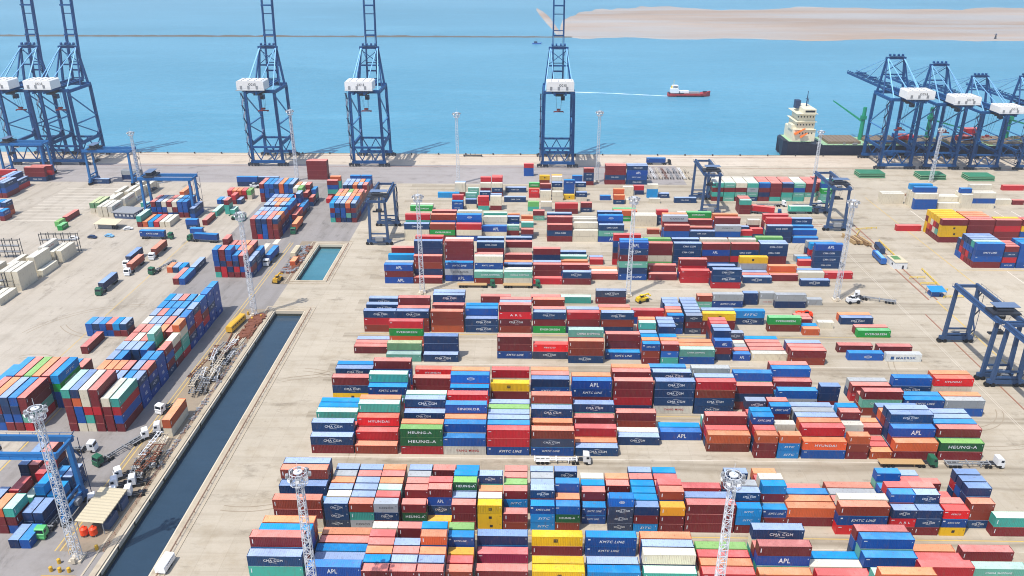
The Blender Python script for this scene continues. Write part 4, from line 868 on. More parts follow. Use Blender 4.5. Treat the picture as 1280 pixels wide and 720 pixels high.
        (-191.4, 398.0, 40, 1, 0, 8, 20), (-188.6, 398.0, 40, 1, 8, 20, 0), (-185.8, 398.0, 40, 1, 4, 0, 20), (-183.0, 398.0, 40, 1, 0, 8, 8),
        (-180.2, 398.0, 40, 1, 0, 8, 8), (-176.0, 396.0, 40, 1, 8, 4), (-172.0, 380.0, 20, 0, 4, 8), (-168.0, 374.0, 20, 0, 8),
        (-166.0, 386.0, 40, 1, 0), (-211.0, 415.0, 20, 0, 16), (-193.0, 425.0, 40, 1, 8, 2),
    ],
    'S': [
        (-158.6, 323.6, 20, 1, 2), (-155.9, 323.6, 20, 1, 4), (-153.2, 323.6, 20, 1, 9), (-150.5, 310.6, 40, 1, 0),
        (-147.9, 310.6, 40, 1, 8), (-148.0, 323.4, 40, 1, 4),
    ],
    'Q': [
        (-214.0, 303.0, 40, 1, 20, 20, 20), (-216.8, 303.0, 40, 1, 20, 20, 20), (-219.6, 303.0, 40, 1, 20, 20, 20), (-222.4, 303.0, 40, 1, 20, 20),
        (-214.0, 288.0, 40, 1, 20), (-216.8, 288.0, 40, 1, 20), (-213.0, 318.0, 40, 1, 20), (-216.0, 319.0, 40, 1, 20, 20, 20),
        (-218.8, 317.0, 40, 1, 20, 20), (-213.0, 334.0, 40, 1, 20, 20), (-215.8, 333.0, 40, 1, 20, 20), (-218.6, 331.0, 40, 1, 20, 20, 24),
        (-222.0, 326.0, 40, 1, 20, 20), (-226.0, 318.0, 40, 1, 20, 20), (-226.0, 303.0, 40, 1, 20, 20, 20), (-228.8, 303.0, 40, 1, 20, 20),
        (-226.0, 398.0, 40, 1, 20, 20), (-223.2, 398.0, 40, 1, 20, 20), (-220.4, 398.0, 40, 1, 20, 24), (-233.0, 404.0, 40, 1, 20, 18),
        (-230.2, 404.0, 40, 1, 20, 18), (-226.0, 411.5, 40, 1, 20, 20), (-220.0, 412.0, 40, 1, 20, 24), (-229.0, 424.0, 40, 1, 20, 20),
        (-224.0, 425.0, 40, 1, 20, 20), (-220.0, 425.5, 40, 1, 21, 20), (-233.0, 420.0, 40, 1, 20), (-218.0, 438.0, 40, 1, 20, 20),
        (-224.0, 439.0, 40, 1, 23, 20), (-241.0, 383.0, 20, 1, 19), (-240.6, 390.0, 40, 1, 0), (-236.5, 377.0, 20, 1, 15),
        (-262.0, 459.0, 40, 0, 4), (-246.0, 468.0, 40, 0, 5, 23),
    ],
    'U': [
        (-282.0, 398.0, 20, 1, 0, 4, 4), (-279.2, 398.0, 20, 1, 17, 0, 7), (-276.4, 398.0, 20, 1, 2, 0, 4), (-277.0, 391.0, 20, 1, 0, 4),
        (-274.2, 391.0, 20, 1, 0, 7), (-302.0, 430.0, 40, 1, 0, 4, 0), (-299.2, 430.0, 40, 1, 0, 8, 4), (-296.4, 430.0, 40, 1, 0, 8, 4),
        (-306.0, 443.0, 40, 1, 0, 4), (-303.2, 443.0, 40, 1, 0, 8, 4), (-300.4, 443.0, 40, 1, 1, 0, 5), (-297.6, 443.0, 40, 1, 1, 4),
        (-316.0, 457.0, 40, 0, 0, 0, 1), (-302.0, 463.0, 40, 0, 4, 0, 0), (-300.0, 467.0, 40, 0, 4, 1, 0),
    ],
    'V': [
        (-134.3, 172.5, 40, 1, 0, 4, 5), (-131.5, 172.5, 40, 1, 4, 0, 0), (-125.6, 150.8, 20, 1, 5), (-122.9, 150.8, 20, 1, 8),
        (-137.0, 150.5, 20, 1, 0, 4, 4), (-134.2, 150.8, 20, 1, 0, 5), (-131.4, 156.0, 20, 1, 0, 0, 2), (-128.6, 156.0, 20, 1, 8, 0, 16),
        (-125.6, 157.6, 20, 1, 4, 5), (-122.8, 157.6, 20, 1, 5, 5), (-137.0, 158.0, 20, 1, 0, 4, 8), (-134.2, 158.5, 20, 1, 0, 8, 4),
        (-131.4, 163.0, 20, 1, 0, 2, 1), (-128.6, 163.5, 20, 1, 8, 16), (-125.8, 164.5, 20, 1, 0, 4, 9), (-123.0, 164.5, 20, 1, 4, 9),
        (-128.6, 170.0, 20, 1, 0, 16, 1), (-125.8, 171.0, 20, 1, 0, 8), (-123.0, 172.0, 20, 1, 4, 4), (-137.0, 143.5, 20, 1, 4, 8),
        (-134.2, 144.0, 20, 1, 8), (-131.4, 141.0, 20, 1, 5), (-128.6, 141.0, 20, 1, 4), (-126.0, 137.0, 20, 1, 8),
        (-140.0, 151.0, 20, 1, 4, 0, 8), (-140.0, 158.0, 20, 1, 4, 0, 8), (-140.0, 144.0, 20, 1, 0, 4),
    ],
    'X': [
        (200.3, 368.0, 40, 0, 0, 25, 25, 0), (200.3, 370.8, 40, 0, 0, 17, 0, 25), (200.3, 373.6, 40, 0, 0, 20, 1, 25), (200.3, 376.4, 40, 0, 0, 1, 20, 25),
        (200.3, 379.2, 40, 0, 0, 2, 25, 25), (200.3, 382.0, 40, 0, 25, 25, 0, 25), (187.0, 384.0, 40, 0, 1), (213.2, 368.0, 40, 0, 0, 0, 0, 0),
        (213.2, 370.8, 40, 0, 0, 1, 4, 0), (213.2, 373.6, 40, 0, 0, 3, 0, 2), (213.2, 376.4, 40, 0, 0, 20, 0, 2), (213.2, 379.2, 40, 0, 0, 0, 25, 2),
        (226.0, 368.0, 40, 0, 0, 0, 1, 0), (226.0, 370.8, 40, 0, 0, 25, 2, 25), (226.0, 373.6, 40, 0, 0, 0, 25), (226.0, 376.4, 40, 0, 0, 2, 20),
        (226.0, 379.2, 40, 0, 0, 0, 4), (226.0, 382.0, 40, 0, 0, 4), (239.0, 368.0, 40, 0, 25, 8, 25, 0), (239.0, 370.8, 40, 0, 0, 25, 2),
        (239.0, 373.6, 40, 0, 0, 0, 25), (239.0, 376.4, 40, 0, 0, 2, 2), (239.0, 379.2, 40, 0, 0, 0, 1), (252.0, 368.0, 40, 0, 0, 8, 0),
        (252.0, 370.8, 40, 0, 0, 25, 2), (252.0, 373.6, 40, 0, 0, 0, 25), (252.0, 376.4, 40, 0, 0, 2, 2),
    ],
    'Y': [
        (200.5, 335.8, 40, 0, 0, 8, 7, 8), (200.5, 338.6, 40, 0, 0, 4, 8, 16), (200.5, 341.4, 40, 0, 0, 1, 8, 4), (200.5, 344.2, 40, 0, 1, 0, 8, 4),
        (200.5, 347.0, 40, 0, 8, 1, 0, 5), (200.5, 349.8, 40, 0, 8, 4, 5), (213.2, 335.8, 20, 0, 7, 1, 4, 0), (213.2, 338.6, 20, 0, 0, 1, 4, 0),
        (213.2, 341.4, 20, 0, 0, 4, 8, 0), (213.2, 344.2, 20, 0, 0, 4, 0), (219.8, 335.8, 40, 0, 7, 8, 8, 8), (219.8, 338.6, 40, 0, 0, 8, 8, 9),
        (219.8, 341.4, 40, 0, 0, 4, 8, 8), (219.8, 344.2, 40, 0, 4, 8, 8), (232.5, 335.8, 40, 0, 7, 8, 8, 8), (232.5, 338.6, 40, 0, 0, 8, 8, 9),
        (232.5, 341.4, 40, 0, 0, 4, 8, 8), (232.5, 344.2, 40, 0, 4, 8, 8),
    ],
    'W': [
        (197.0, 428.5, 40, 0, 20, 20), (197.0, 431.3, 40, 0, 20, 20), (210.5, 418.8, 40, 0, 8, 8, 20), (210.5, 421.6, 40, 0, 20, 20, 20, 8),
        (210.5, 424.4, 40, 0, 20, 20, 20), (210.5, 427.2, 40, 0, 20, 20, 20, 9), (224.2, 421.0, 40, 0, 20), (224.2, 423.8, 40, 0, 20, 20),
        (224.2, 426.6, 40, 0, 20, 20), (236.6, 421.0, 20, 0, 20, 20, 20), (236.6, 423.8, 20, 0, 20, 20, 20, 8), (236.6, 426.6, 20, 0, 20, 20, 20),
        (242.7, 421.0, 40, 0, 20, 8, 20), (242.7, 423.8, 40, 0, 20, 20, 20), (242.7, 426.6, 40, 0, 20, 20, 20, 20), (242.5, 429.4, 40, 0, 20, 20),
        (256.0, 428.0, 40, 0, 20), (269.0, 428.0, 20, 0, 0), (278.0, 455.0, 40, 0, 1), (283.0, 408.0, 20, 0, 0, 16, 8, 4, 9),
        (283.0, 410.8, 20, 0, 0, 16, 8, 9), (283.0, 413.6, 20, 0, 0, 4, 8, 8), (283.0, 416.4, 20, 0, 0, 0, 4, 9),
    ],
    'Z': [
        (-62.5, 411.0, 40, 0, 15), (-62.5, 414.0, 40, 0, 20), (-40.0, 412.5, 20, 0, 7, 7), (-40.0, 415.3, 20, 0, 0, 7, 1),
        (-33.0, 416.0, 20, 0, 20, 5), (-33.0, 419.0, 20, 0, 4, 5, 17), (-26.0, 413.0, 20, 0, 16, 1, 1), (-26.0, 430.0, 20, 0, 4, 4),
        (-19.3, 413.5, 20, 0, 0, 20, 20), (-19.3, 417.0, 20, 0, 0, 0, 4), (-50.0, 435.1, 40, 0, 9), (-40.5, 437.7, 20, 0, 0, 20, 20),
        (-40.5, 440.2, 20, 0, 0, 20, 4), (-33.0, 437.0, 20, 0, 16, 17), (-26.0, 438.0, 20, 0, 0, 0, 20), (-26.0, 441.0, 20, 0, 0, 4, 20, 1),
        (-19.5, 438.0, 20, 0, 0, 4, 20), (-19.5, 441.0, 20, 0, 0, 0, 4, 1), (-19.5, 444.0, 20, 0, 0, 0, 2, 1), (-12.2, 428.0, 40, 0, 4),
        (-12.0, 446.0, 40, 0, 4), (-1.5, 480.0, 20, 0, 8, 8, 1), (1.0, 412.0, 20, 0, 16, 19), (8.0, 412.0, 20, 0, 23, 20),
        (15.5, 408.0, 40, 0, 0, 1), (29.4, 411.0, 20, 0, 4, 0), (1.5, 436.0, 20, 0, 1, 27), (1.5, 439.0, 20, 0, 0, 1, 15),
        (8.0, 432.0, 20, 0, 20, 20), (8.0, 437.0, 20, 0, 4, 8, 0), (7.7, 454.0, 20, 0, 3, 3, 25), (14.6, 431.0, 20, 0, 20, 20),
        (14.6, 440.0, 20, 0, 4, 20, 4), (14.6, 443.0, 20, 0, 0, 20, 4, 20), (14.6, 446.0, 20, 0, 0, 20, 20, 26), (21.3, 433.0, 20, 0, 25),
        (21.3, 436.0, 20, 0, 25, 8, 8, 7), (21.3, 439.0, 20, 0, 4, 8, 8), (28.0, 430.0, 20, 0, 20, 4), (28.0, 440.0, 20, 0, 4, 20, 4),
        (27.5, 463.0, 20, 0, 8, 8), (34.0, 461.0, 20, 0, 0, 4, 4, 0), (41.5, 432.0, 20, 0, 8), (48.5, 425.0, 20, 0, 4, 2),
        (48.5, 428.0, 20, 0, 4, 1, 2), (55.3, 425.0, 20, 0, 20), (55.3, 441.0, 20, 0, 20, 20), (61.5, 443.0, 20, 0, 5, 1),
        (68.5, 427.0, 20, 0, 20), (68.5, 437.0, 20, 0, 9, 9, 20), (75.0, 437.0, 20, 0, 4), (82.5, 428.0, 40, 0, 4),
        (45.5, 396.5, 40, 0, 15, 2), (45.5, 399.5, 40, 0, 0, 15), (39.0, 393.0, 20, 0, 9), (80.0, 403.0, 40, 0, 20),
        (47.0, 463.0, 40, 0, 0, 4, 0, 0), (47.0, 466.0, 40, 0, 0, 1, 0, 0), (59.8, 463.0, 40, 0, 4, 7, 10, 4), (59.8, 466.0, 40, 0, 4, 8, 4, 4),
    ],
    'ZE': [
        (104.0, 432.0, 20, 0, 0, 16, 0, 16), (104.0, 434.8, 20, 0, 0, 16, 0, 20), (104.0, 437.5, 20, 0, 0, 16, 0, 20), (104.0, 440.2, 20, 0, 0, 16, 0, 20),
        (104.0, 443.0, 20, 0, 0, 16, 0, 20), (110.5, 432.0, 20, 0, 17, 16, 0, 17), (110.5, 434.8, 20, 0, 17, 16, 0, 20), (110.5, 437.5, 20, 0, 17, 16, 0, 20),
        (110.5, 440.2, 20, 0, 17, 16, 0, 20), (110.5, 443.0, 20, 0, 17, 16, 0, 20), (116.9, 432.0, 20, 0, 0, 17, 0, 20), (116.9, 434.8, 20, 0, 0, 17, 0, 20),
        (116.9, 437.5, 20, 0, 0, 17, 0, 20), (116.9, 440.2, 20, 0, 0, 17, 0, 20), (116.9, 443.0, 20, 0, 0, 17, 0, 20), (123.3, 432.0, 20, 0, 4, 17, 22, 16),
        (123.3, 434.8, 20, 0, 4, 17, 22, 20), (123.3, 437.5, 20, 0, 4, 17, 22, 20), (123.3, 440.2, 20, 0, 4, 17, 22, 20), (123.3, 443.0, 20, 0, 4, 17, 22, 20),
        (129.8, 432.0, 20, 0, 0, 5, 0, 8), (129.8, 434.8, 20, 0, 0, 5, 0, 0), (129.8, 437.5, 20, 0, 0, 5, 0, 0), (129.8, 440.2, 20, 0, 0, 5, 0, 0),
        (129.8, 443.0, 20, 0, 0, 5, 0, 0), (136.2, 432.0, 20, 0, 16, 0, 0, 0), (136.2, 434.8, 20, 0, 16, 0, 0, 0), (136.2, 437.5, 20, 0, 16, 0, 0, 0),
        (136.2, 440.2, 20, 0, 16, 0, 0, 0), (136.2, 443.0, 20, 0, 16, 0, 0, 0), (142.7, 432.0, 20, 0, 17, 16, 0, 5), (142.7, 434.8, 20, 0, 17, 16, 0, 0),
        (142.7, 437.5, 20, 0, 17, 16, 0, 0), (142.7, 440.2, 20, 0, 17, 16, 0, 0), (142.7, 443.0, 20, 0, 17, 16, 0, 0), (149.2, 432.0, 20, 0, 16, 17, 8, 17),
        (149.2, 434.8, 20, 0, 16, 17, 8, 20), (149.2, 437.5, 20, 0, 16, 17, 8, 20), (149.2, 440.2, 20, 0, 16, 17, 8, 20), (149.2, 443.0, 20, 0, 16, 17, 8, 20),
        (155.6, 432.0, 20, 0, 20, 17, 0, 0), (155.6, 434.8, 20, 0, 20, 17, 0, 0), (155.6, 437.5, 20, 0, 20, 17, 0, 0), (155.6, 440.2, 20, 0, 20, 17, 0, 0),
        (155.6, 443.0, 20, 0, 20, 17, 0, 0), (162.1, 434.5, 20, 0, 20, 17, 0, 0), (162.1, 437.1, 20, 0, 20, 17, 0, 0), (162.1, 439.5, 20, 0, 20, 17, 0, 0),
        (162.1, 444.4, 20, 0, 20, 17, 0, 0), (113.8, 409.0, 20, 0, 0, 0, 16), (113.8, 412.0, 20, 0, 0, 0, 0), (113.8, 415.0, 20, 0, 0, 0, 0),
        (164.0, 429.6, 20, 0, 17, 17, 15), (164.0, 432.1, 20, 0, 17, 23, 15, 8, 16), (164.0, 442.0, 20, 0, 0, 0, 1),
    ],
    'C9': [
        (121.2, 277.5, 40, 0, 4), (121.2, 280.3, 40, 0, 2), (123.5, 266.8, 40, 0, 15), (123.5, 269.6, 40, 0, 0),
        (113.8, 249.2, 40, 0, 13), (112.2, 255.0, 40, 0, 0), (126.8, 248.6, 40, 0, 21), (126.0, 254.5, 40, 0, 0),
    ],
}
BLOCK_WORDS = {'F': 'row nearest the camera', 'E': 'second row of blocks', 'D': 'third row of blocks', 'D2': 'fourth row of blocks', 'C': 'fifth row of blocks', 'C2': 'sixth row of blocks',
               'C9': 'open yard at right', 'R': 'roadside row at mid yard', 'B': 'seventh row of blocks', 'B2': 'eighth row of blocks', 'A': 'ninth row of blocks', 'A2': 'tenth row of blocks', 'L': 'large canalside block', 'L0': 'block at left edge',
               'L1': 'small block behind canalside', 'M': 'block beside far lamp mast', 'N': 'far left block', 'O': 'block beyond the small basin', 'P': 'group under the blue gantry', 'S': 'small group on left road',
               'Q': 'white reefer rows far left', 'U': 'group at far left edge', 'V': 'group under lower-left gantry', 'X': 'yellow block at right', 'Y': 'blue block at right', 'W': 'white block at far right', 'Z': 'scattered rows by quay', 'ZE': 'far block by gantry'}
BLOCK_GROUP = {k: 'containers in the ' + v for k, v in BLOCK_WORDS.items()}
boxes = []                                          # (block, x, y, z, len, orient, kind, level, count)
rb = random.Random(21)
for blk, txt in STACKS.items():
    for it in txt:
        x, y, ln = it[:3]; o = 'y' if it[3] else 'x'; ks = [KIND_ORDER[q] for q in it[4:]]
        h = dims(ln)[1]
        for i, k in enumerate(ks):
            jx, jy = rb.uniform(-.07, .07), rb.uniform(-.05, .05)
            boxes.append([blk, x + jx, y + jy, 0.012 + i * (h + 0.004), ln, o, k, i, len(ks), x, y])
# how much of each box the photograph's view shows (a small z-ordered id picture)
IW, IH = 1280, 720
ct, st = math.cos(TILT), math.sin(TILT); cyw, syw = math.cos(YAW), math.sin(YAW)
def proj(P):
    P = np.asarray(P, float)
    r = P[:, 0] * cyw + P[:, 1] * syw; f = -P[:, 0] * syw + P[:, 1] * cyw; hh = CAM_H - P[:, 2]
    Z = f * ct + hh * st
    return np.stack([640 + FPX * r / Z, 360 + FPX * (hh * ct - f * st) / Z], 1)
ids = np.full((IH, IW), -1, np.int32)
def fill(q, i):
    x0, x1 = int(max(0, math.floor(q[:, 0].min()))), int(min(IW, math.ceil(q[:, 0].max()) + 1))
    y0, y1 = int(max(0, math.floor(q[:, 1].min()))), int(min(IH, math.ceil(q[:, 1].max()) + 1))
    if x1 <= x0 or y1 <= y0: return
    gx, gy = np.meshgrid(np.arange(x0, x1) + .5, np.arange(y0, y1) + .5)
    s = None; ok = np.ones(gx.shape, bool)
    area = sum(q[k - 1][0] * q[k][1] - q[k][0] * q[k - 1][1] for k in range(4))
    sg = 1 if area > 0 else -1
    for k in range(4):
        a, b_ = q[k - 1], q[k]
        ok &= sg * ((b_[0] - a[0]) * (gy - a[1]) - (b_[1] - a[1]) * (gx - a[0])) >= -1e-6
    ids[y0:y1, x0:x1][ok] = i
def extent(bx):
    L, h = dims(bx[4])
    return (bx[1], bx[2], bx[1] + (L if bx[5] == 'x' else CW), bx[2] + (CW if bx[5] == 'x' else L), bx[3], bx[3] + h)
order = sorted(range(len(boxes)), key=lambda i: (-round(extent(boxes[i])[1], 1) - 0.001 * 0, abs(boxes[i][1]) * -1, boxes[i][3]))
for i in order:
    x0, y0, x1, y1, z0, z1 = extent(boxes[i])
    xe = x1 if x1 < 0 else x0
    for q in ([(xe, y0, z0), (xe, y1, z0), (xe, y1, z1), (xe, y0, z1)], [(x0, y0, z0), (x1, y0, z0), (x1, y0, z1), (x0, y0, z1)], [(x0, y0, z1), (x1, y0, z1), (x1, y1, z1), (x0, y1, z1)]):
        fill(proj(q), i)
cnt = np.bincount(ids[ids >= 0].ravel(), minlength=len(boxes))
rank = np.argsort(-cnt)
single = set(int(i) for i in rank[:300])
shown = [i for i in range(len(boxes)) if cnt[i] >= 2]
print('containers', len(boxes), 'seen', len(shown), 'smallest single', int(cnt[rank[299]]))
# words for the labels
ORD = ['first', 'second', 'third', 'fourth', 'fifth', 'sixth', 'seventh', 'eighth', 'ninth', 'tenth', 'eleventh', 'twelfth', 'thirteenth', 'fourteenth', 'fifteenth', 'sixteenth', 'seventeenth', 'eighteenth', 'nineteenth', 'twentieth',
       'twenty-first', 'twenty-second', 'twenty-third', 'twenty-fourth', 'twenty-fifth', 'twenty-sixth', 'twenty-seventh', 'twenty-eighth', 'twenty-ninth', 'thirtieth']
rows_of = {}
for i in shown:
    bx = boxes[i]; rows_of.setdefault(bx[0], set()).add(bx[10])
lane_of = {}
for blk, ys in rows_of.items():
    g = -1; last = -1e9
    for y in sorted(ys):
        if y - last > 1.3: g += 1
        lane_of[(blk, y)] = g; last = y
xs_of = {}
for i in shown:
    bx = boxes[i]; xs_of.setdefault((bx[0], lane_of[(bx[0], bx[10])]), set()).add(bx[9])
LABELS_USED = {}
def c_label(bx):
    lane = lane_of[(bx[0], bx[10])]; nth = sorted(xs_of[(bx[0], lane)]).index(bx[9])
    d = bx[8] - 1 - bx[7]
    lvl = 'top of' if d == 0 else 'second from top of' if d == 1 else 'third from top of' if d == 2 else 'fourth from top of' if d == 3 else 'bottom of'
    if bx[8] == 1: lvl = 'alone as'
    elif d == bx[8] - 1: lvl = 'bottom of'
    size = '' if bx[4] == 40 else 'short '
    words = KIND[bx[6]][2]
    s = f"{size}{words} container, {lvl} {ORD[nth]} stack from left, {ORD[lane]} lane, {BLOCK_WORDS[bx[0]]}"
    if len(s.split()) > 16: s = s.replace(' from left', '')
    if len(s.split()) > 16: s = s.replace(' container,', ',')
    if len(s.split()) > 16: s = s.replace(' row of blocks', ' row')
    if s in LABELS_USED: s = s.replace('lane', 'lane back')
    LABELS_USED[s] = 1
    return s
stuff = MB(); stuff_mats = []; midx = {}
def slot(m):
    if m.name not in midx: midx[m.name] = len(stuff_mats); stuff_mats.append(m)
    return midx[m.name]
for i in shown:
    bx = boxes[i]; L, h = dims(bx[4]); k = bx[6]
    if i in single:
        if bx[5] == 'x': loc, rz = (bx[1], bx[2], bx[3]), 0.0
        else: loc, rz = (bx[1] + CW, bx[2], bx[3]), PI / 2
        make_container(k, bx[4], loc, rz, c_label(bx), BLOCK_GROUP[bx[0]], rb.choice((0, 0, 1, 2)))
    else:
        x0, y0, x1, y1, z0, z1 = extent(bx)
        stuff.mi = slot(CM[k][0])
        stuff.add([(x0, y0, z0), (x1, y0, z0), (x1, y1, z0), (x0, y1, z0), (x0, y0, z1 - .03), (x1, y0, z1 - .03), (x1, y1, z1 - .03), (x0, y1, z1 - .03)], [(0, 1, 5, 4), (1, 2, 6, 5), (2, 3, 7, 6), (3, 0, 4, 7), (0, 3, 2, 1)])
        stuff.mi = slot(CM[k][1])
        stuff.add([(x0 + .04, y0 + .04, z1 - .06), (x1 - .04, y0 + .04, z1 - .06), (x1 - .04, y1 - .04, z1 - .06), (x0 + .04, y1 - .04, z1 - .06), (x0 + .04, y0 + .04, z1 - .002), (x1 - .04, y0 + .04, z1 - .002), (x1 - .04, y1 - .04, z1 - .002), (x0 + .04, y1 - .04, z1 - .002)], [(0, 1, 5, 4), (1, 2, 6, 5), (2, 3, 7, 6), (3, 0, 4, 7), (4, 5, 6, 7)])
        stuff.mi = slot(CM[k][0])
        if KIND[k][3] or bx[2] < 330:
            lb, mat = lettering_mb(k, bx[4], simple=True if (bx[2] > 330 or bx[5] == 'y' and bx[2] > 280) else None, var=rb.choice((0, 0, 1, 2)))
            if lb.v:
                if bx[5] == 'x': vs = [(bx[1] + v[0], bx[2] + v[1] - .004, bx[3] + v[2]) for v in lb.v]
                else: vs = [(bx[1] + CW - v[1] + .004, bx[2] + v[0], bx[3] + v[2]) for v in lb.v]
                stuff.mi = slot(TXM[mat]); stuff.add(vs, lb.f)
so = bpy.data.objects.new('container_mass', stuff.mesh('container_mass', stuff_mats)); COL.objects.link(so)
so['kind'] = 'stuff'; so['label'] = 'many further stacked shipping containers of mixed colours across the yard'; so['category'] = 'containers'
# ------------------------------------------------------------------ ship-to-shore cranes
def make_sts(label, loc, boom_up, group):
    t = thing('quay_crane', label, 'crane', loc, 0, group)
    Wx, Gy = 9.6, 13.4                              # half width along the quay, half rail gauge
    zt = 46.5
    for sx in (-1, 1):
        for sy in (-1, 1):
            b = MB(); b.bar((sx * Wx, sy * Gy, 3.2), (sx * (Wx - .5), sy * Gy, zt), 1.65, 1.5)
            b.build('leg', M['crane_blue'], t)
    for sy in (-1, 1):
        b = MB(); b.box(0, sy * Gy, 3.0, 2 * Wx + 2.6, 1.7, 1.7)
        b.box(0, sy * Gy, 12.4, 2 * Wx - 1.8, 1.1, 1.2)
        if sy > 0 or True:
            n = 4; xs = [-(Wx - 1) + i * (2 * Wx - 2) / n for i in range(n + 1)]
            for i in range(n): b.bar((xs[i], sy * Gy, 4 if i % 2 else 11.8), (xs[i + 1], sy * Gy, 11.8 if i % 2 else 4), .55)
        b.build('sill_beam', M['crane_blue'], t)
        b = MB()
        for sx in (-1, 1):
            for k in (-1.9, 1.9): b.box(sx * Wx + k, sy * Gy, 1.45, 3.4, 1.0, 1.3)
            b.box(sx * Wx, sy * Gy, 2.2, 5.0, .8, .6)
            for k in range(4):
                x = sx * Wx - 3.0 + 2.0 * k
                b.cyl((x, sy * Gy - .65, .52), (x, sy * Gy + .65, .52), .42, 10)
        b.build('wheel_bogies', M['dark_steel'], t)
    for sx in (-1, 1):
        b = MB(); x = sx * (Wx - .15)
        b.box(x, 0, 14.0, 1.2, 2 * Gy - 1.6, 1.9)
        b.bar((x, -Gy + 5, 13.5), (x, -Gy + .3, 18), .9); b.bar((x, Gy - 5, 13.5), (x, Gy - .3, 18), .9)
        b.build('portal_beam', M['crane_blue'], t)
        b = MB(); x = sx * (Wx - .35)
        b.bar((x, -Gy, 26.5), (x, Gy, 26.5), .75); b.bar((x, -Gy, 26.5), (x, Gy, 15), .6); b.bar((x, -Gy, 45), (x, Gy, 27), .65)
        b.build('side_brace', M['pale_steel'], t)
    b = MB()
    for sx in (-1, 1): b.box(sx * (Wx - .55), 0, zt + .4, 1.5, 2 * Gy + 1.5, 1.7)
    for sy in (-1, 1): b.box(0, sy * Gy, zt + 1.0, 2 * Wx, 1.6, 1.9)
    b.build('top_frame', M['crane_blue'], t)
    b = MB()                                        # trolley girder from the back reach to the hinge
    for sx in (-1, 1): b.box(sx * 3.3, -6.5, zt + 3.0, 1.1, 47, 2.0)
    for i in range(10): b.box(0, -29 + i * 5, zt + 3.2, 5.6, .5, .7)
    for sx in (-1, 1):
        b.box(sx * 4.7, -6.5, zt + 3.6, 1.2, 46, .12)
        for i in range(16): b.box(sx * 5.25, -28.5 + i * 3, zt + 4.2, .09, .09, 1.2)
        b.box(sx * 5.25, -6.5, zt + 4.8, .08, 46, .08)
    b.build('girder', M['crane_blue'], t)
    b = MB()                                        # boom
    hz, hy = zt + 3.0, 17.2
    L = 62
    if boom_up: dy, dz = math.cos(math.radians(83)), math.sin(math.radians(83))
    else: dy, dz = 1.0, 0.0
    P = lambda s, off=0.0, x=0.0: (x, hy + s * dy - off * dz, hz + s * dz + off * dy)
    for sx in (-1, 1):
        b.bar(P(0, 0, sx * 3.3), P(L, 0, sx * 3.3), 1.0, 1.5)
        b.bar(P(4, 2.2, sx * 3.1), P(L - 2, 1.4, sx * 3.1), .35)
        for i in range(15):
            s = 4 + i * 4
            b.bar(P(s, .4, sx * 3.2), P(s + 2, 2.0, sx * 3.1), .22); b.bar(P(s + 2, 2.0, sx * 3.1), P(s + 4, .4, sx * 3.2), .22)
    for i in range(7): b.bar(P(1 + i * 10, 0, -3.2), P(1 + i * 10, 0, 3.2), .5)
    for i in (6, 28, 46): b.bar(P(i, 2.4, -3.4), P(i, 2.4, 3.4), .9)
    b.build('boom', M['crane_blue'], t)
    b = MB()                                        # pylon (A-frame) over the water-side legs
    pz, py = 70.5, 13.5
    for sx in (-1, 1):
        b.bar((sx * 8.2, Gy, zt + 1), (sx * 5.4, py, pz), 1.25, 1.1)
        b.bar((sx * 8.0, Gy - 9.5, zt + 1), (sx * 5.4, py - .6, pz - 1), .75)
    b.box(0, py, pz, 12.6, 1.6, 1.5); b.box(0, py, pz - 11, 13.4, .8, .9)
    b.bar((-6.6, py, pz - 10.5), (6, py, pz - 1), .4); b.bar((6.6, py, pz - 10.5), (-6, py, pz - 1), .4)
    b.box(0, py - .5, pz + 1.3, 9, 2.6, .25)
    for x in (-4, -1.4, 1.4, 4): b.cyl((x - .5, py, pz + 2), (x + .5, py, pz + 2), .8, 10)
    b.build('pylon', M['crane_blue'], t)
    b = MB()
    for sx in (-1, 1):
        b.bar((sx * 5.2, py, pz), (sx * 8.6, -Gy, zt + 2), .55); b.bar((sx * 4.9, py, pz), (sx * 3.4, -28, zt + 4.2), .4)
        if not boom_up:
            b.bar((sx * 5.0, py, pz), (sx * 3.3, hy + 26, hz + 2.4), .42); b.bar((sx * 5.0, py, pz), (sx * 3.3, hy + 50, hz + 2.0), .42)
        else:
            q = P(28, 2.4, sx * 3.3); b.bar((sx * 5.0, py, pz), (q[0], q[1] - 1, q[2] - 14), .3); b.bar((q[0], q[1] - 1, q[2] - 14), q, .3)
    b.build('stays', M['pale_blue'], t)
    b = MB()                                        # machinery house on the back reach
    hx, y0, y1, z0, z1 = 8.2, -29.5, -18.5, zt + 4.6, zt + 10.0
    b.prism([(-hx, z0), (hx, z0), (hx, z1 - .5), (hx - .7, z1), (-hx + .7, z1), (-hx, z1 - .5)], y0, y1)
    hs = b.build('machinery_house', M['white_paint'], t)
    b = MB()
    for i in range(4): b.box(-hx + 3 + i * 4, (y0 + y1) / 2, z1 + .1, .22, y1 - y0 - .4, .25)
    for x in (-5.5, -1, 4): b.box(x, y0 - .06, z0 + 1.6, 1.3, .14, 2.0)
    b.box(0, y0 - .5, z0 - .1, 2 * hx + 1, 1.0, .2); b.box(0, y0 - .95, z0 + 1.0, 2 * hx + 1, .08, .08)
    b.build('roof_ribs_and_doors', M['grey_steel'], hs)
    b = MB(); write_xz(b, 'CC15', 1.4, z0 + 3.4, 4.4, 1.4, y0 - .14, 0, .02); b.build('lettering', TXM['d'], hs)
    b = MB(); b.box(0, -14.5, zt + 1.0, 7.4, 5.5, 1.4); b.box(0, -17, zt - .2, 5.0, 1.8, 1.0); b.build('trolley', M['dark_steel'], t)
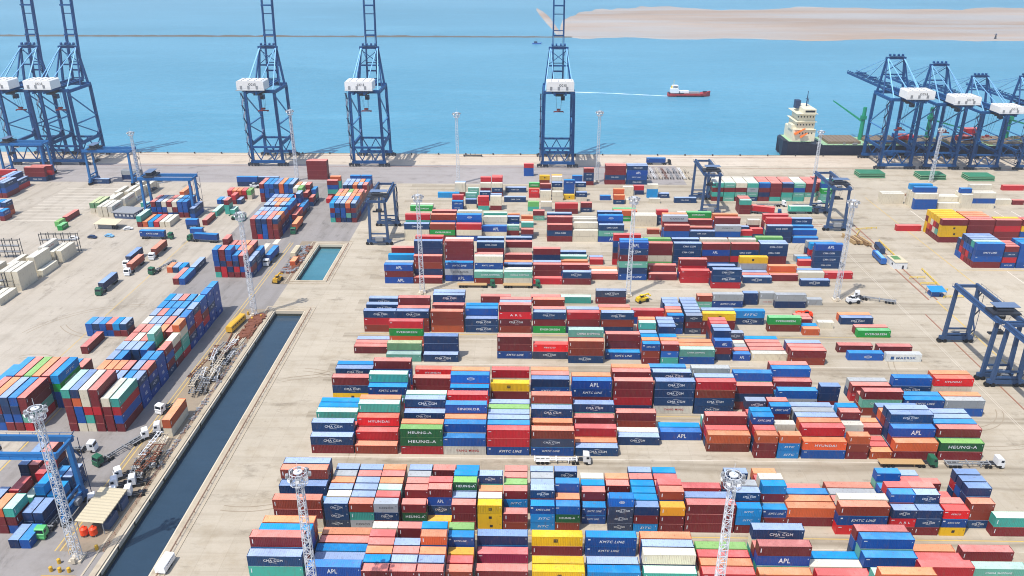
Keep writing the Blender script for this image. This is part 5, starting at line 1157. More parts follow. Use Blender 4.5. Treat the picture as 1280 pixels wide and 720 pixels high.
    b = MB(); b.box(2.2, -15.5, zt - 2.0, 2.3, 3.0, 2.6); cb = b.build('operator_cab', M['stair_dark'], t)
    b = MB(); b.box(2.2, -17.03, zt - 2.2, 2.0, .08, 1.5); b.build('window', M['glass'], cb)
    b = MB(); zs = zt - 11.5 if boom_up else zt - 20
    b.box(0, -10, zs, 6.2, 1.5, .5); b.box(0, -10, zs + 1.2, 2.4, 1.6, 1.0)
    for sx in (-1, 1): b.box(sx * 2.9, -10, zs - .3, .3, 2.3, .5)
    sp = b.build('spreader', M['red_steel'], t)
    b = MB()
    for sx in (-1, 1):
        for sy in (-1, 1): b.bar((sx * 1.3, -10 + sy, zs + 2), (sx * 2.0, -12 + sy * 2.0, zt + .6), .09)
    b.build('hoist_ropes', M['dark_steel'], sp)
    b = MB()                                        # stair tower up the left land-side leg
    x = -Wx - 1.7
    n = 11
    for i in range(n):
        z0_, z1_ = 4 + i * 3.9, 4 + (i + 1) * 3.9; s = 1 if i % 2 else -1
        b.bar((x, -Gy - 1.7 * s, z0_), (x, -Gy + 1.7 * s, z1_), .8, .16); b.box(x, -Gy + 1.9 * s, z1_, 1.5, 1.0, .15); b.box(x + .6, -Gy, z1_ + .9, .08, 3.6, .08)
    for sy in (-1, 1): b.bar((x, -Gy + sy * 2.2, 3.5), (x, -Gy + sy * 2.2, zt), .18)
    b.build('stair_tower', M['stair_dark'], t)
    return t
GB, GD = 'quay cranes with raised booms', 'quay cranes working over the moored ship'
up = make_sts('blue quay crane with raised boom standing alone near the middle of the quay', (20.0, 513.8, 0), True, GB)
dup(up, (-100.8, 513.8, 0), 0, 'raised-boom quay crane behind the narrow tall stack, left of the middle one', GB)
dup(up, (-166.0, 513.8, 0), 0, 'raised-boom quay crane between the lone maroon stack and the left cranes', GB)
dup(up, (-295.0, 513.8, 0), 0, 'right one of the two raised-boom cranes at the far left quay', GB)
dup(up, (-320.5, 513.8, 0), 0, 'leftmost raised-boom quay crane, partly hidden behind its neighbour', GB)
dn = make_sts('blue quay crane with lowered boom nearest to the ship superstructure', (234.0, 513.8, 0), False, GD)
r2 = dup(dn, (262.2, 513.8, 0), 0, 'second lowered-boom crane from the ship superstructure, behind a lamp mast', GD)
r3 = dup(dn, (289.5, 513.8, 0), 0, 'third lowered-boom crane from the ship superstructure, over orange hatch covers', GD)
r4 = dup(dn, (320.0, 513.8, 0), 0, 'lowered-boom crane cut by the right edge of the picture', GD)
dn.scale = (1, 1, .92); r2.scale = (.95, 1, .86); r3.scale = (.88, 1, .76); r4.scale = (.88, 1, .76)

# ------------------------------------------------------------------ yard gantries (span along local y, travel along local x)
def make_rtg(label, loc, rz, paint_m, group, span=24.0, wb=8.0, ht=21.5, side=1):
    t = thing('yard_gantry_crane', label, 'gantry crane', loc, rz, group)
    S = span / 2
    for sy in (-1, 1):
        for sx in (-1, 1):
            b = MB(); b.bar((sx * (wb / 2), sy * S, 1.9), (sx * (wb / 2 - .55), sy * S, ht), 1.25, 1.15, 1.1); b.build('leg', paint_m, t)
        b = MB(); b.box(0, sy * S, 1.9, wb + 3.2, 1.15, 1.5); b.box(0, sy * S, 3.4, wb - 1.0, .9, .5); b.box(0, sy * S, 5.6, wb - 1.2, .5, .6); b.build('sill_beam', paint_m, t)
        wl = MB()
        for sx in (-1, 1):
            for k in (-1.0, 1.0):
                x = sx * (wb / 2 + .5) + k * 0.95
                for dy in (-.42, .42): wl.cyl((x, sy * S + dy - .22, .78), (x, sy * S + dy + .22, .78), .76, 12)
        wl.build('wheels', M['rubber'], t)
        b = MB(); b.box(.3, sy * (S + 1.15), 3.4, 3.6, 1.3, 2.0) if sy == side else b.box(.3, sy * (S + 1.0), 3.2, 2.2, 1.0, 1.5)
        b.build('engine_box' if sy == side else 'drive_box', M['grey_steel'], t)
    for sx in (-1, 1):
        b = MB(); b.box(sx * (wb / 2 - .6), 0, ht + .7, .85, span + 3.2, 1.6)
        b.box(sx * (wb / 2 + .35), 0, ht + .4, .9, span + 2.6, .1); b.box(sx * (wb / 2 + .75), 0, ht + 1.5, .07, span + 2.6, .07)
        for i in range(9): b.box(sx * (wb / 2 + .75), -S - 1 + i * (span + 2) / 8, ht + .95, .07, .07, 1.1)
        b.build('girder', paint_m, t)
    b = MB()
    for sy in (-1, 1): b.box(0, sy * (S + 1.2), ht + .55, wb - 2.2, .7, 1.0)
    b.build('end_tie', paint_m, t)
    yo = side * (S - 4.5)
    b = MB(); b.box(0, yo, ht + 1.9, wb + .6, 5.2, .6); b.box(-.8, yo + .5, ht + 2.9, 3.4, 2.8, 1.6); b.cyl((-.5 - wb * .28, yo - 1, ht + 2.9), (wb * .3, yo - 1, ht + 2.9), .6, 10)
    for k in (-1, 1): b.box(0, yo + 2.5 * k, ht + 3.0, wb + .6, .08, .08)
    tr = b.build('trolley', M['dark_steel'], t)
    b = MB(); b.box(0.4, yo + .4, ht + 4.0, wb - .6, 4.0, .18); b.build('sun_roof', M['trolley_roof'], tr)
    b = MB(); b.box(wb * .2, yo - 3.2 * side, ht - 1.6, 2.0, 2.2, 2.3); c = b.build('operator_cab', M['white_paint'], t)
    b = MB(); b.box(wb * .2, yo - 3.2 * side, ht - 1.5, 2.06, 2.26, 1.0); b.build('window', M['glass'], c)
    b = MB(); b.box(0, yo, ht - 6.2, 6.1, 1.5, .45); b.box(0, yo, ht - 5.5, 2.6, 1.8, 1.0)
    s = b.build('spreader', M['dark_steel'], t)
    b = MB()
    for sx in (-1, 1):
        for sy in (-1, 1): b.bar((sx * 1.1, yo + sy * .7, ht - 5.2), (sx * 2.0, yo + sy * 1.8, ht + 1.7), .07)
    b.build('hoist_ropes', M['dark_steel'], s)
    b = MB(); x0 = wb / 2 + .9
    for i in range(5):
        s_ = 1 if i % 2 else -1
        b.bar((x0, -side * S - 1.4 * s_, 2 + i * 3.9), (x0, -side * S + 1.4 * s_, 5.9 + i * 3.9), .6, .12)
    for k in (-1.8, 1.8): b.bar((x0, -side * S + k, 2), (x0, -side * S + k, ht), .14)
    b.build('stair', M['stair_dark'], t)
    return t
GR = 'tall rubber-tyred yard gantries'
g1 = make_rtg('farther of the two back-to-back grey-blue gantries at the right edge', (158.0, 250.4, 0), 0, M['crane_steel'], GR, 27.0, 8.6, 21.5, -1)
dup(g1, (159.0, 219.0, 0), 0, 'nearer of the two back-to-back grey-blue gantries at the right edge', GR)
dup(g1, (97.6, 421.0, 0), 0, 'grey-blue yard gantry behind the far green and maroon stack', GR)
dup(g1, (156.3, 397.8, 0), 0, 'grey-blue yard gantry beside the teal and white stack at right', GR)
dup(g1, (-70.5, 373.6, 0), 0, 'grey-blue yard gantry seen end-on beyond the small basin', GR)
g2 = make_rtg('bright blue yard gantry over the small group by the left road', (-188.5, 404.5, 0), PI / 2, M['rtg_blue'], GR, 25.5, 8.6, 19.5, 1)
dup(g2, (-129.2, 164.6, 0), PI / 2, 'blue yard gantry behind the nearest lamp mast at lower left', GR)
dup(g2, (-247.0, 461.5, 0), PI / 2, 'blue yard gantry in front of the two left quay cranes', GR)
dup(g2, (-308.0, 477.0, 0), PI / 2, 'blue yard gantry at the far left, partly outside the picture', GR)

# ------------------------------------------------------------------ lattice lamp masts
def make_mast(label, loc, ht=40.0, group='lattice lamp masts'):
    t = thing('lamp_mast', label, 'lamp mast', loc, 0, group)
    b = MB(); w0, w1 = .9, .58; n = 26
    f = lambda z: w0 + (w1 - w0) * z / ht
    C = [(-1, -1), (1, -1), (1, 1), (-1, 1)]
    for sx, sy in C: b.bar((sx * w0, sy * w0, 0), (sx * w1, sy * w1, ht), .16)
    for i in range(n):
        z0, z1 = i * ht / n, (i + 1) * ht / n; a, c = f(z0), f(z1)
        for k in range(4):
            p, q = C[k], C[(k + 1) % 4]
            if i % 2: p, q = q, p
            b.bar((p[0] * a, p[1] * a, z0), (q[0] * c, q[1] * c, z1), .085)
            b.bar((p[0] * c, p[1] * c, z1), (q[0] * c, q[1] * c, z1), .09)
    b.build('lattice', M['mast_paint'], t)
    b = MB(); b.box(0, 0, .3, 3.0, 3.0, .6); b.box(0, -1.6, 1.0, .9, .6, 1.5); b.build('footing', M['concrete_pale'], t)
    b = MB()
    R = 1.75; N = 12
    for zz, rr, th in ((ht + .1, R, .1), (ht + 1.3, R, .07), (ht + 2.6, R * .92, .1)):
        for i in range(N):
            a0, a1 = 2 * PI * i / N, 2 * PI * (i + 1) / N
            b.bar((rr * math.cos(a0), rr * math.sin(a0), zz), (rr * math.cos(a1), rr * math.sin(a1), zz), th)
    for i in range(8): b.box(0, -R + .3 + i * (2 * R - .6) / 7, ht, 2 * math.sqrt(max(.1, R * R - (-R + .3 + i * (2 * R - .6) / 7) ** 2)), .1, .08)
    for i in range(N): b.bar((R * math.cos(2 * PI * i / N), R * math.sin(2 * PI * i / N), ht), (R * .92 * math.cos(2 * PI * i / N), R * .92 * math.sin(2 * PI * i / N), ht + 2.6), .1)
    b.cyl((0, 0, ht), (0, 0, ht + 3.0), .22, 8); b.cyl((0, 0, ht + 2.5), (0, 0, ht + 2.7), .9, N)
    b.bar((0, 0, ht + 3), (0, 0, ht + 5.2), .08)
    b.build('head_platform', M['mast_paint'], t)
    for i in range(8):
        a = 2 * PI * i / 8 + .2; r = R + .35
        b = MB(); b.box(r * math.cos(a), r * math.sin(a), ht + 1.9, .55, .8, .7, a); b.box((r - .5) * math.cos(a), (r - .5) * math.sin(a), ht + 1.9, .5, .12, .12, a)
        fl = b.build('floodlight', M['grey_steel'], t)
        b = MB(); b.box((r + .3) * math.cos(a), (r + .3) * math.sin(a), ht + 1.85, .06, .7, .6, a); b.build('lens', M['lamp_glass'], fl)
    return t
m0 = make_mast('white lattice lamp mast at lower left beside yellow bollards', (-107.2, 147.4, 0))
for (x, y, lb) in [(-43.7, 126.0, 'white lattice lamp mast in front of the left end of the nearest row'), (40.3, 126.6, 'white lattice lamp mast in front of the right half of the nearest row'), (-106.4, 281.0, 'white lattice lamp mast by the end of the long canal'),
                   (-43.0, 304.0, 'white lattice lamp mast in front of the mid yard left stacks'), (42.6, 302.8, 'white lattice lamp mast at mid yard beside the slate and maroon pair'), (127.4, 300.2, 'white lattice lamp mast at right of mid yard beside the wheel loader'),
                   (-40.6, 462.6, 'white lattice lamp mast left of the middle quay crane'), (42.6, 468.0, 'white lattice lamp mast right of the middle quay crane'), (-138.9, 468.0, 'white lattice lamp mast in front of the lone maroon stack'),
                   (-228.0, 453.0, 'white lattice lamp mast beside the far left gantry leg'), (170.6, 463.0, 'white lattice lamp mast in front of the ship superstructure'), (243.6, 471.0, 'white lattice lamp mast among the lowered-boom cranes')]:
    mm = dup(m0, (x, y, 0), 0, lb)
    if x in (-228.0, 170.6, 243.6): mm.scale = (.9, .9, .77)
# ------------------------------------------------------------------ trucks, trailers, van, machines
def wheel_pair(b, x, y, r=.5, wd=.3):
    b.cyl((x, y - wd / 2, r), (x, y + wd / 2, r), r, 12)
def truck_parts(t, cabm, kind, ln=12.4):
    """a tractor pulling a trailer; nose toward +x, trailer toward -x, origin under the middle of the trailer"""
    hx = ln / 2
    b = MB(); c = hx + 2.5                          # cab
    b.prism([(c - 1.0, 1.05), (c + 1.05, 1.05), (c + 1.12, 1.9), (c + .95, 2.0), (c + .78, 3.05), (c + .5, 3.25), (c - .9, 3.35), (c - 1.0, 3.2)], -1.22, 1.22)
    b.box(c + .75, 0, .75, .75, 2.4, .6); cab = b.build('cab', cabm, t)
    b = MB(); b.add([(c + .965, -1.05, 2.05), (c + .965, 1.05, 2.05), (c + .83, 1.0, 2.9), (c + .83, -1.0, 2.9)], [(0, 1, 2, 3)])
    for s in (-1, 1): b.box(c + .3, s * 1.225, 2.45, .8, .03, .7)
    b.build('windows', M['glass'], cab)
    b = MB(); b.box(c - 2.4, .42, .95, 5.2, .16, .25); b.box(c - 2.4, -.42, .95, 5.2, .16, .25); b.box(c - 1.5, 1.0, .8, 1.1, .5, .55); b.box(c - 3.2, 0, 1.12, .9, 1.1, .14); b.build('chassis', M['dark_steel'], t)
    b = MB()
    for x in (c + .25, c - 2.6, c - 3.75):
        for s in (-1, 1): wheel_pair(b, x, s * 1.02, .5, .34)
    for x in (-hx + 1.2, -hx + 2.45, -hx + 3.7):
        for s in (-1, 1): wheel_pair(b, x, s * .98, .5, .42)
    b.build('wheels', M['rubber'], t)
    b = MB()
    if kind == 'flat': b.box(0, 0, 1.32, ln, 2.45, .16); b.box(0, .45, 1.08, ln - .4, .16, .3); b.box(0, -.45, 1.08, ln - .4, .16, .3)
    else:
        for s in (-1, 1): b.box(0, s * .45, 1.2, ln, .18, .34)
        for i in range(9): b.box(-hx + .3 + i * (ln - .6) / 8, 0, 1.2, .16, .74, .2)
        for x in (-hx + .2, hx - .3, 0.1): b.box(x, 0, 1.3, .3, 2.44, .22)
        for s in (-1, 1): b.box(-hx + 2.45, s * 1.0, 1.12, 3.9, .5, .06)
    b.box(hx - 2.6, 0, .65, .2, 1.7, .9)
    b.build('trailer', M['timber_pale'] if kind == 'flat' else (M['grey_steel'] if kind == 'skel' else M['white_paint']), t)
GT = 'tractor trucks with trailers in the yard'
def truck(label, x, y, deg, cabm, kind='skel', load=None, ll=''):
    t = thing('trailer_truck', label, 'truck', (x, y, 0.01), math.radians(deg), GT)
    truck_parts(t, M[cabm], kind)
    if load:
        a = math.radians(deg); L = 12.19; ox, oy = -L / 2, -CW / 2
        loc = (x + ox * math.cos(a) - oy * math.sin(a), y + ox * math.sin(a) + oy * math.cos(a), 1.46)
        make_container(load, 40, loc, a, ll, 'containers riding on trucks', 0)
    return t
truck('white truck with empty white skeleton trailer below the third row of blocks', 9.0, 188.0, 0, 'cab_white', 'white')
truck('green-cab truck with bare wooden flatbed at lower right', 106.4, 188.4, 0, 'cab_green', 'flat')
truck('white-cab truck with empty grey skeleton trailer at lower right', 125.0, 188.4, 0, 'cab_white', 'skel')
truck('green-cab truck with low flatbed, left one of the mid yard pair', -22.6, 310.6, 0, 'cab_green', 'flat')
truck('green-cab truck with low flatbed, right one of the mid yard pair', -3.4, 310.6, 0, 'cab_green', 'flat')
truck('truck under a red container in the lane beside the far right gantry', 126.5, 410.0, -18, 'crane_blue', 'skel', 'r', 'red container on the slanting truck in the far right lane')
truck('dark truck under a teal container in the far right lane', 146.5, 411.0, 0, 'dark_steel', 'skel', 't', 'teal container on a dark truck in the far right lane')
truck('white-cab truck waiting in front of the far green block', 133.0, 423.0, 0, 'cab_white', 'skel')
truck('second white-cab truck waiting in front of the far green block', 152.5, 423.0, 0, 'cab_white', 'skel')
truck('green-cab truck with dark blue container, foremost of the left road file', -176.8, 308.0, -90, 'cab_green', 'skel', 'N', 'dark blue container on the foremost truck of the left road file')
truck('white-cab truck with orange-brown container behind the dark blue one', -174.6, 329.0, -90, 'cab_white', 'skel', 'b', 'rust-brown container on the second truck of the left road file')
truck('white-cab truck with slate container beside the rust-brown one', -179.2, 338.0, -90, 'cab_white', 'skel', 'N', 'navy container riding beside the rust-brown one on the left road')
truck('white-cab truck with maroon container at the rear of the left road file', -171.8, 347.5, -90, 'cab_white', 'skel', 'b', 'rust-brown container on the rearmost truck of the left road file')
truck('green low tractor truck with empty trailer beside the left road file', -161.8, 330.0, -108, 'cab_green', 'skel')
truck('green-cab truck heading right with blue lettered container near the blue gantry', -183.0, 366.5, -2, 'cab_green', 'skel', 'k', 'deep blue lettered container on the truck heading right near the blue gantry')
truck('green-cab truck heading left with blue lettered container near the blue gantry', -155.2, 362.5, 172, 'cab_green', 'skel', 'k', 'deep blue lettered container on the truck heading left near the blue gantry')
truck('white-cab truck with blue container beside the block by the lamp mast', -116.6, 341.0, -92, 'cab_white', 'skel', 'B', 'blue container on the truck beside the block by the lamp mast')
truck('green-cab truck with red container in front of the far left block', -116.0, 383.0, -90, 'cab_green', 'skel', 'o', 'orange-brown container on the truck in front of the far left block')
truck('white truck with a long empty trailer by the big canalside block', -134.0, 190.5, 4, 'cab_white', 'skel')
truck('green truck with an empty trailer below the canalside block', -116.2, 192.0, -118, 'cab_green', 'skel')
truck('lime-green-cab truck with empty trailer under the lower-left gantry', -119.4, 163.4, -92, 'cab_lime', 'skel')
truck('white truck pulling a low trailer slantwise on the open right yard', 144.5, 299.0, 160, 'cab_white', 'skel')
truck('dark truck with blue container on the apron by the far middle stacks', 84.0, 509.0, 0, 'dark_steel', 'skel', 'B', 'blue container on the apron truck near the middle quay crane')

# lone tractors parked along the canal
def tractor(label, x, y, deg, cabm='cab_white'):
    t = thing('parked_tractor', label, 'truck tractor', (x, y, 0.02), math.radians(deg), 'tractors parked beside the canal')
    b = MB()
    b.prism([(1.0, 1.05), (3.05, 1.05), (3.12, 1.9), (2.95, 2.0), (2.78, 3.05), (2.5, 3.25), (1.1, 3.35), (1.0, 3.2)], -1.22, 1.22); b.box(2.75, 0, .75, .75, 2.4, .6); cab = b.build('cab', M[cabm], t)
    b = MB(); b.add([(2.965, -1.05, 2.05), (2.965, 1.05, 2.05), (2.83, 1.0, 2.9), (2.83, -1.0, 2.9)], [(0, 1, 2, 3)])
    for s in (-1, 1): b.box(2.3, s * 1.225, 2.45, .8, .03, .7)
    b.build('windows', M['glass'], cab)
    b = MB(); b.box(-.3, .42, .95, 5, .16, .25); b.box(-.3, -.42, .95, 5, .16, .25); b.box(.5, 1.0, .8, 1.1, .5, .55); b.box(-1.2, 0, 1.12, .9, 1.1, .14); b.build('chassis', M['dark_steel'], t)
    b = MB()
    for xx in (2.25, -.6, -1.75):
        for s in (-1, 1): wheel_pair(b, xx, s * 1.02, .5, .34)
    b.build('wheels', M['rubber'], t)
for lb, x, y, d in [('white tractor nearest the pale-roofed canal shed', -111.6, 174.6, 205), ('white tractor in the middle of the front pair behind the shed', -107.4, 177.2, 200), ('white tractor closest to the canal kerb behind the shed', -103.6, 177.9, 195), ('white tractor of the second line, road side', -109.2, 181.8, 205),
                    ('white tractor of the second line, canal side', -104.6, 182.6, 200), ('white tractor standing by itself at the road edge', -110.2, 186.2, 215), ('white tractor behind the heap of trailer frames', -111.0, 200.6, 210), ('white tractor in front of the orange container', -108.6, 203.6, 200), ('white tractor beside the orange container, road side', -113.2, 215.0, 250)]:
    tractor(lb, x, y - (6.5 if y < 190 else 2), d)
# empty trailer frames laid along the canal
def frame(x, y, z, deg, ln, label):
    t = thing('empty_trailer', label, 'trailer frame', (x, y, z), math.radians(deg), 'empty trailer frames beside the canal')
    b = MB()
    for s in (-1, 1): b.box(0, s * .5, .95, ln, .16, .3)
    for i in range(8): b.box(-ln / 2 + .3 + i * (ln - .6) / 7, 0, .95, .16, 2.3 if i in (0, 7, 4) else .84, .18)
    b.build('beams', M[('grey_steel', 'cab_white', 'concrete_pale', 'rust', 'grey_steel')[int(x * 10) % 5]], t)
    b = MB()
    for xx in (-ln / 2 + 1.2, -ln / 2 + 2.4):
        for s in (-1, 1): wheel_pair(b, xx, s * .95, .48, .4)
    b.build('wheels', M['rubber'], t)
rf = random.Random(3)
FRL = ['in the heap behind the tractors', 'in the middle heap beside the canal', 'in the dark heap by the orange machine']
for gi, (x0, x1, y0, y1, n) in enumerate([(-110.0, -103.5, 177, 196, 12), (-110.5, -103.5, 222, 238, 12), (-110.5, -103.8, 238, 256, 14)]):
    for i in range(n):
        lay = (i * 3 // n)
        frame(rf.uniform(x0, x1), rf.uniform(y0 + 3, y1 - 3), .02 + 1.25 * lay, 90 + rf.uniform(-16, 16), rf.uniform(7.5, 12), 'grey empty trailer frame ' + FRL[gi])
# pipes, timber, scrap
rp = random.Random(9)
for i in range(9):
    b = MB(); x = -109 + i * .62; y = 261 + rp.uniform(-1, 1); L = rp.uniform(7, 11)
    b.cyl((x, y - L / 2, .35), (x + rp.uniform(-1.2, 1.2), y + L / 2, .35), .28, 8)
    tag(b.build('steel_pipe', M['concrete_pale'] if i % 3 else M['rust']), 'pale steel pipe in the loose row beside the yellow bus by the canal', 'pipe', 'pipes lying beside the canal')
b = MB()
for i in range(420):
    u = rp.random(); y = 262 + u * 19 if i % 2 else rp.uniform(324, 356)
    x = rp.uniform(-106.2, -102.2) if i % 2 else rp.uniform(-107.8, -102.4)
    s = rp.uniform(.4, 1.5); b.box(x, y, s * .3, s * rp.uniform(.5, 2), s, s * .6, rp.uniform(0, 3))
o = b.build('scrap_heap', M['rust']); struct(o, 'stuff'); o['label'] = 'rusty loose scrap along both basins'; o['category'] = 'scrap'
b = MB()
for i in range(260):
    y = rp.uniform(324, 357); x = rp.uniform(-108.2, -102.2); s = rp.uniform(.4, 1.4); b.box(x, y, s * .35, s * rp.uniform(.6, 2.4), s * .6, s * .7, rp.uniform(0, 3))
for i in range(120):
    y = rp.uniform(183, 258); x = rp.uniform(-103.2, -101.8); s = rp.uniform(.3, .9); b.box(x, y, s * .35, s * rp.uniform(.6, 2.4), s * .6, s * .7, rp.uniform(0, 3))
o = b.build('machine_parts', M['grey_steel']); struct(o, 'stuff'); o['label'] = 'grey machine scraps along the canal verge'; o['category'] = 'scrap'
# yellow bus-like trailer by the mast, blue crates etc.
def bus(name, label, cat, x, y, deg, bodym, L=11.5, h=2.9, roofm=None):
    t = thing(name, label, cat, (x, y, 0.02), math.radians(deg))
    b = MB(); b.prism([(-1.2, .55), (1.2, .55), (1.25, 1.6), (1.15, h - .15), (.95, h), (-.95, h), (-1.15, h - .15), (-1.25, 1.6)], -L / 2, L / 2, 'x'); b.build('body', M[bodym], t)
    b = MB()
    for s in (-1, 1):
        for i in range(6): b.box(-L / 2 + 1 + i * (L - 1.6) / 6 + .4, s * 1.2, h * .66, (L - 2.5) / 7, .06, .75)
    b.box(L / 2 + .01, 0, h * .62, .04, 1.9, .9); b.build('windows', M['glass'], t)
    b = MB()
    for xx in (-L / 2 + 2, L / 2 - 2):
        for s in (-1, 1): wheel_pair(b, xx, s * 1.05, .46, .28)
    b.build('wheels', M['rubber'], t)
    b = MB(); b.box(0, 0, h + .03, L - 2.4, 1.5, .08); b.build('roof_panel', M[roofm or bodym], t)
    return t
bus('parked_bus', 'old amber bus body standing by the canal verge near the far mast', 'bus', -110.3, 271.5, 82, 'yellow_paint')
bus('minibus', 'white van parked on the right bank of the canal', 'van', -84.9, 145.2, 86, 'van_white', 5.2, 2.3)
bus('site_cabin', 'cream site cabin beside the small basin', 'cabin', -107.4, 346.5, 90, 'pale_roof', 10, 2.8)
bus('blue_coach', 'blue cabin box beside the rust trench on the right', 'cabin', 162.2, 344.0, 88, 'bus_blue', 11.5, 3.0, 'pale_blue')
bus('blue_trailer', 'dark blue box trailer above the white tank hut on the right', 'trailer', 167.2, 356.0, 84, 'stair_dark', 9, 3.0)
make_container('o', 40, (-105.0, 198.6, 2.95), PI / 2, 'orange-brown container lying on a pale one by the canal', 'containers beside the canal', 0)
make_container('w', 40, (-105.0, 198.6, .02), PI / 2, 'cream white container beneath the orange-brown one by the canal', 'containers beside the canal', 0)
make_container('o', 20, (-103.6, 331.5, .05), PI / 2, 'orange-brown short container beside the small basin', 'containers beside the canal', 0)
# machines
def loader(label, x, y, deg, m1, big=True):
    t = thing('reach_stacker', label, 'loader', (x, y, 0.02), math.radians(deg), 'reach stackers and loaders')
    b = MB(); b.box(0, 0, 1.5, 6.4, 2.6, 1.3); b.box(-2.4, 0, 2.5, 1.6, 2.4, .9); b.build('body', M[m1], t)
    b = MB(); b.box(-.4, 0, 3.1, 1.7, 1.5, 1.7); c = b.build('cab', M[m1], t)
    b = MB(); b.box(-.4, 0, 3.3, 1.76, 1.56, .95); b.build('windows', M['glass'], c)
    b = MB()
    for xx, r in ((2.2, .95), (-2.3, .8)):
        for s in (-1, 1): b.cyl((xx, s * 1.5 - .35, r), (xx, s * 1.5 + .35, r), r, 14)
    b.build('wheels', M['rubber'], t)
    b = MB(); b.bar((-2.6, .2, 3.2), (4.2, .2, 3.6), .6); b.box(4.5, .2, 2.9, .6, 2.6, .5); b.bar((1.4, .2, 1.9), (2.4, .2, 3.3), .3); b.build('boom', M[m1 if m1 != 'cab_white' else 'dark_steel'], t)
    t.scale = (.8, .8, .8)
loader('orange reach stacker beside the maroon container at right of mid yard', 109.4, 283.2, 180, 'orange_tank')
loader('dark wheel loader parked by the mid yard mast on the right', 133.2, 297.6, 10, 'cab_white')
loader('small loader with raised arm beside the slate and maroon pair', 47.6, 297.0, 30, 'float_yellow')
loader('green reach stacker in front of the far left block', -151.5, 395.5, 170, 'cab_green')
loader('yellow machine on the kerb between the two basins', -106.8, 314.6, 80, 'yellow_paint')
loader('yellow loader by the timber on the right apron', 203.0, 436.0, 0, 'yellow_paint')
loader('white and orange loader by the left gantry', -160.0, 452.0, 20, 'cab_white')

# ------------------------------------------------------------------ huts, sheds, racks
t = thing('canal_shed', 'open shed with pale ribbed roof at the canal kerb, lower left', 'shed', (-108.0, 162.6, 0), 0); t.scale = (.74, .78, .95)
b = MB(); z0, z1 = 4.6, 3.9; W2, L2 = 4.6, 8.6
n = 24; vs = []
for i in range(n + 1):
    y = -L2 + 2 * L2 * i / n; d = .12 if i % 2 else 0
    vs += [(-W2, y, z0 + d), (W2, y, z1 + d)]
b.add(vs, [(2 * i, 2 * i + 1, 2 * i + 3, 2 * i + 2) for i in range(n)])
b.box(-W2 - .03, 0, z0 - .1, .1, 2 * L2, .3); b.box(W2 + .03, 0, z1 - .1, .1, 2 * L2, .3)
b.build('roof', M['pale_roof'], t)
b = MB()
for sx in (-1, 1):
    for k in (-1, -.33, .33, 1): b.box(sx * (W2 - .4), k * (L2 - .4), 2.0, .22, .22, 3.9 if sx > 0 else 4.6)
b.build('posts', M['grey_steel'], t)
b = MB(); b.box(-1.0, 2.6, 1.5, 5.2, 9.4, 3.0); b.build('wall_box', M['slate'], t)
b = MB(); b.box(3.6, -3.0, 1.2, 2.6, 6.0, 2.4); b.build('locker', M['slate'], t)
b = MB(); b.box(3.6, 5.4, 1.2, 2.4, 4.4, 2.4); b.build('locker', M['slate'], t)
def tank(x, y, label):
    t = thing('water_tank', label, 'tank', (x, y, 0), 0, 'orange water tanks by the canal shed')
    b = MB(); b.cyl((0, 0, .6), (0, 0, 2.3), .95, 16); b.cyl((0, 0, 2.3), (0, 0, 2.75), .95, 16, .35); b.cyl((0, 0, 2.75), (0, 0, 2.95), .33, 12); b.build('drum', M['orange_tank'], t)
    b = MB()
    for sx in (-1, 1):
        for sy in (-1, 1): b.box(sx * .6, sy * .6, .3, .14, .14, .6)
    b.build('stand', M['grey_steel'], t)
tank(-109.6, 155.6, 'left one of the two orange tanks in front of the canal shed'); tank(-107.3, 155.7, 'right one of the two orange tanks in front of the canal shed')
# yellow bollards round the nearest masts
NB = [(-111.4, 143.4), (-109.2, 143.2), (-107.0, 143.2), (-110.9, 146.0), (-109.8, 149.2), (-104.2, 150.8)]
for i, (x, y) in enumerate(NB + [(-110.6, 276.0), (-109.9, 279.0), (-109.2, 282.0), (-106.0, 277.2), (-103.2, 279.5), (-108.8, 284.6)]):
    b = MB(); b.cyl((x, y, 0), (x, y, 1.25), .42, 10); b.cyl((x, y, 1.25), (x, y, 1.4), .42, 10, .25)
    o = b.build('bollard', M['yellow_paint'])
    tag(o, 'yellow bollard guarding the foot of the ' + ('nearest lower-left lamp mast' if i < 6 else 'lamp mast at the long canal end'), 'bollard', 'yellow bollards round the lamp masts')
b = MB(); b.box(-108.8, 141.6, .12, 8.2, .4, .24); struct(b.build('island_kerb', M['yellow_paint']))
# gatehouses on the left yard
t = thing('gatehouse', 'grey-blue flat-roofed office hut on the left yard', 'hut', (-210.5, 400.0, 0), math.radians(-8)); t.scale = (.74, .8, .85)
b = MB(); b.box(0, 0, 1.9, 15, 11, 3.8); b.build('walls', M['slate'], t)
b = MB(); b.box(0, 0, 4.0, 17.6, 13, .5); b.build('roof', M['grey_steel'], t)
b = MB()
for i in range(5): b.box(-6 + i * 3, -5.53, 2.2, 1.7, .08, 1.3)
for i in range(4): b.box(7.53, -4 + i * 2.6, 2.2, .08, 1.6, 1.3)
b.build('windows', M['lamp_glass'], t)
t = thing('workshop_hut', 'low pale-roofed workshop hut in front of the office hut', 'hut', (-212.5, 382.0, 0), math.radians(-6)); t.scale = (.62, .62, .85)
b = MB(); b.box(-2, .8, 1.6, 12, 7.5, 3.2); b.build('walls', M['grey_steel'], t)
b = MB(); b.add([(-10, -6, 3.5), (10, -6, 3.5), (9.5, 6, 4.2), (-9.5, 6, 4.2), (-10, -6, 3.3), (10, -6, 3.3), (9.5, 6, 4.0), (-9.5, 6, 4.0)], [(0, 1, 2, 3), (7, 6, 5, 4), (0, 4, 5, 1), (1, 5, 6, 2), (2, 6, 7, 3), (3, 7, 4, 0)]); b.build('roof', M['pale_roof'], t)
b = MB()
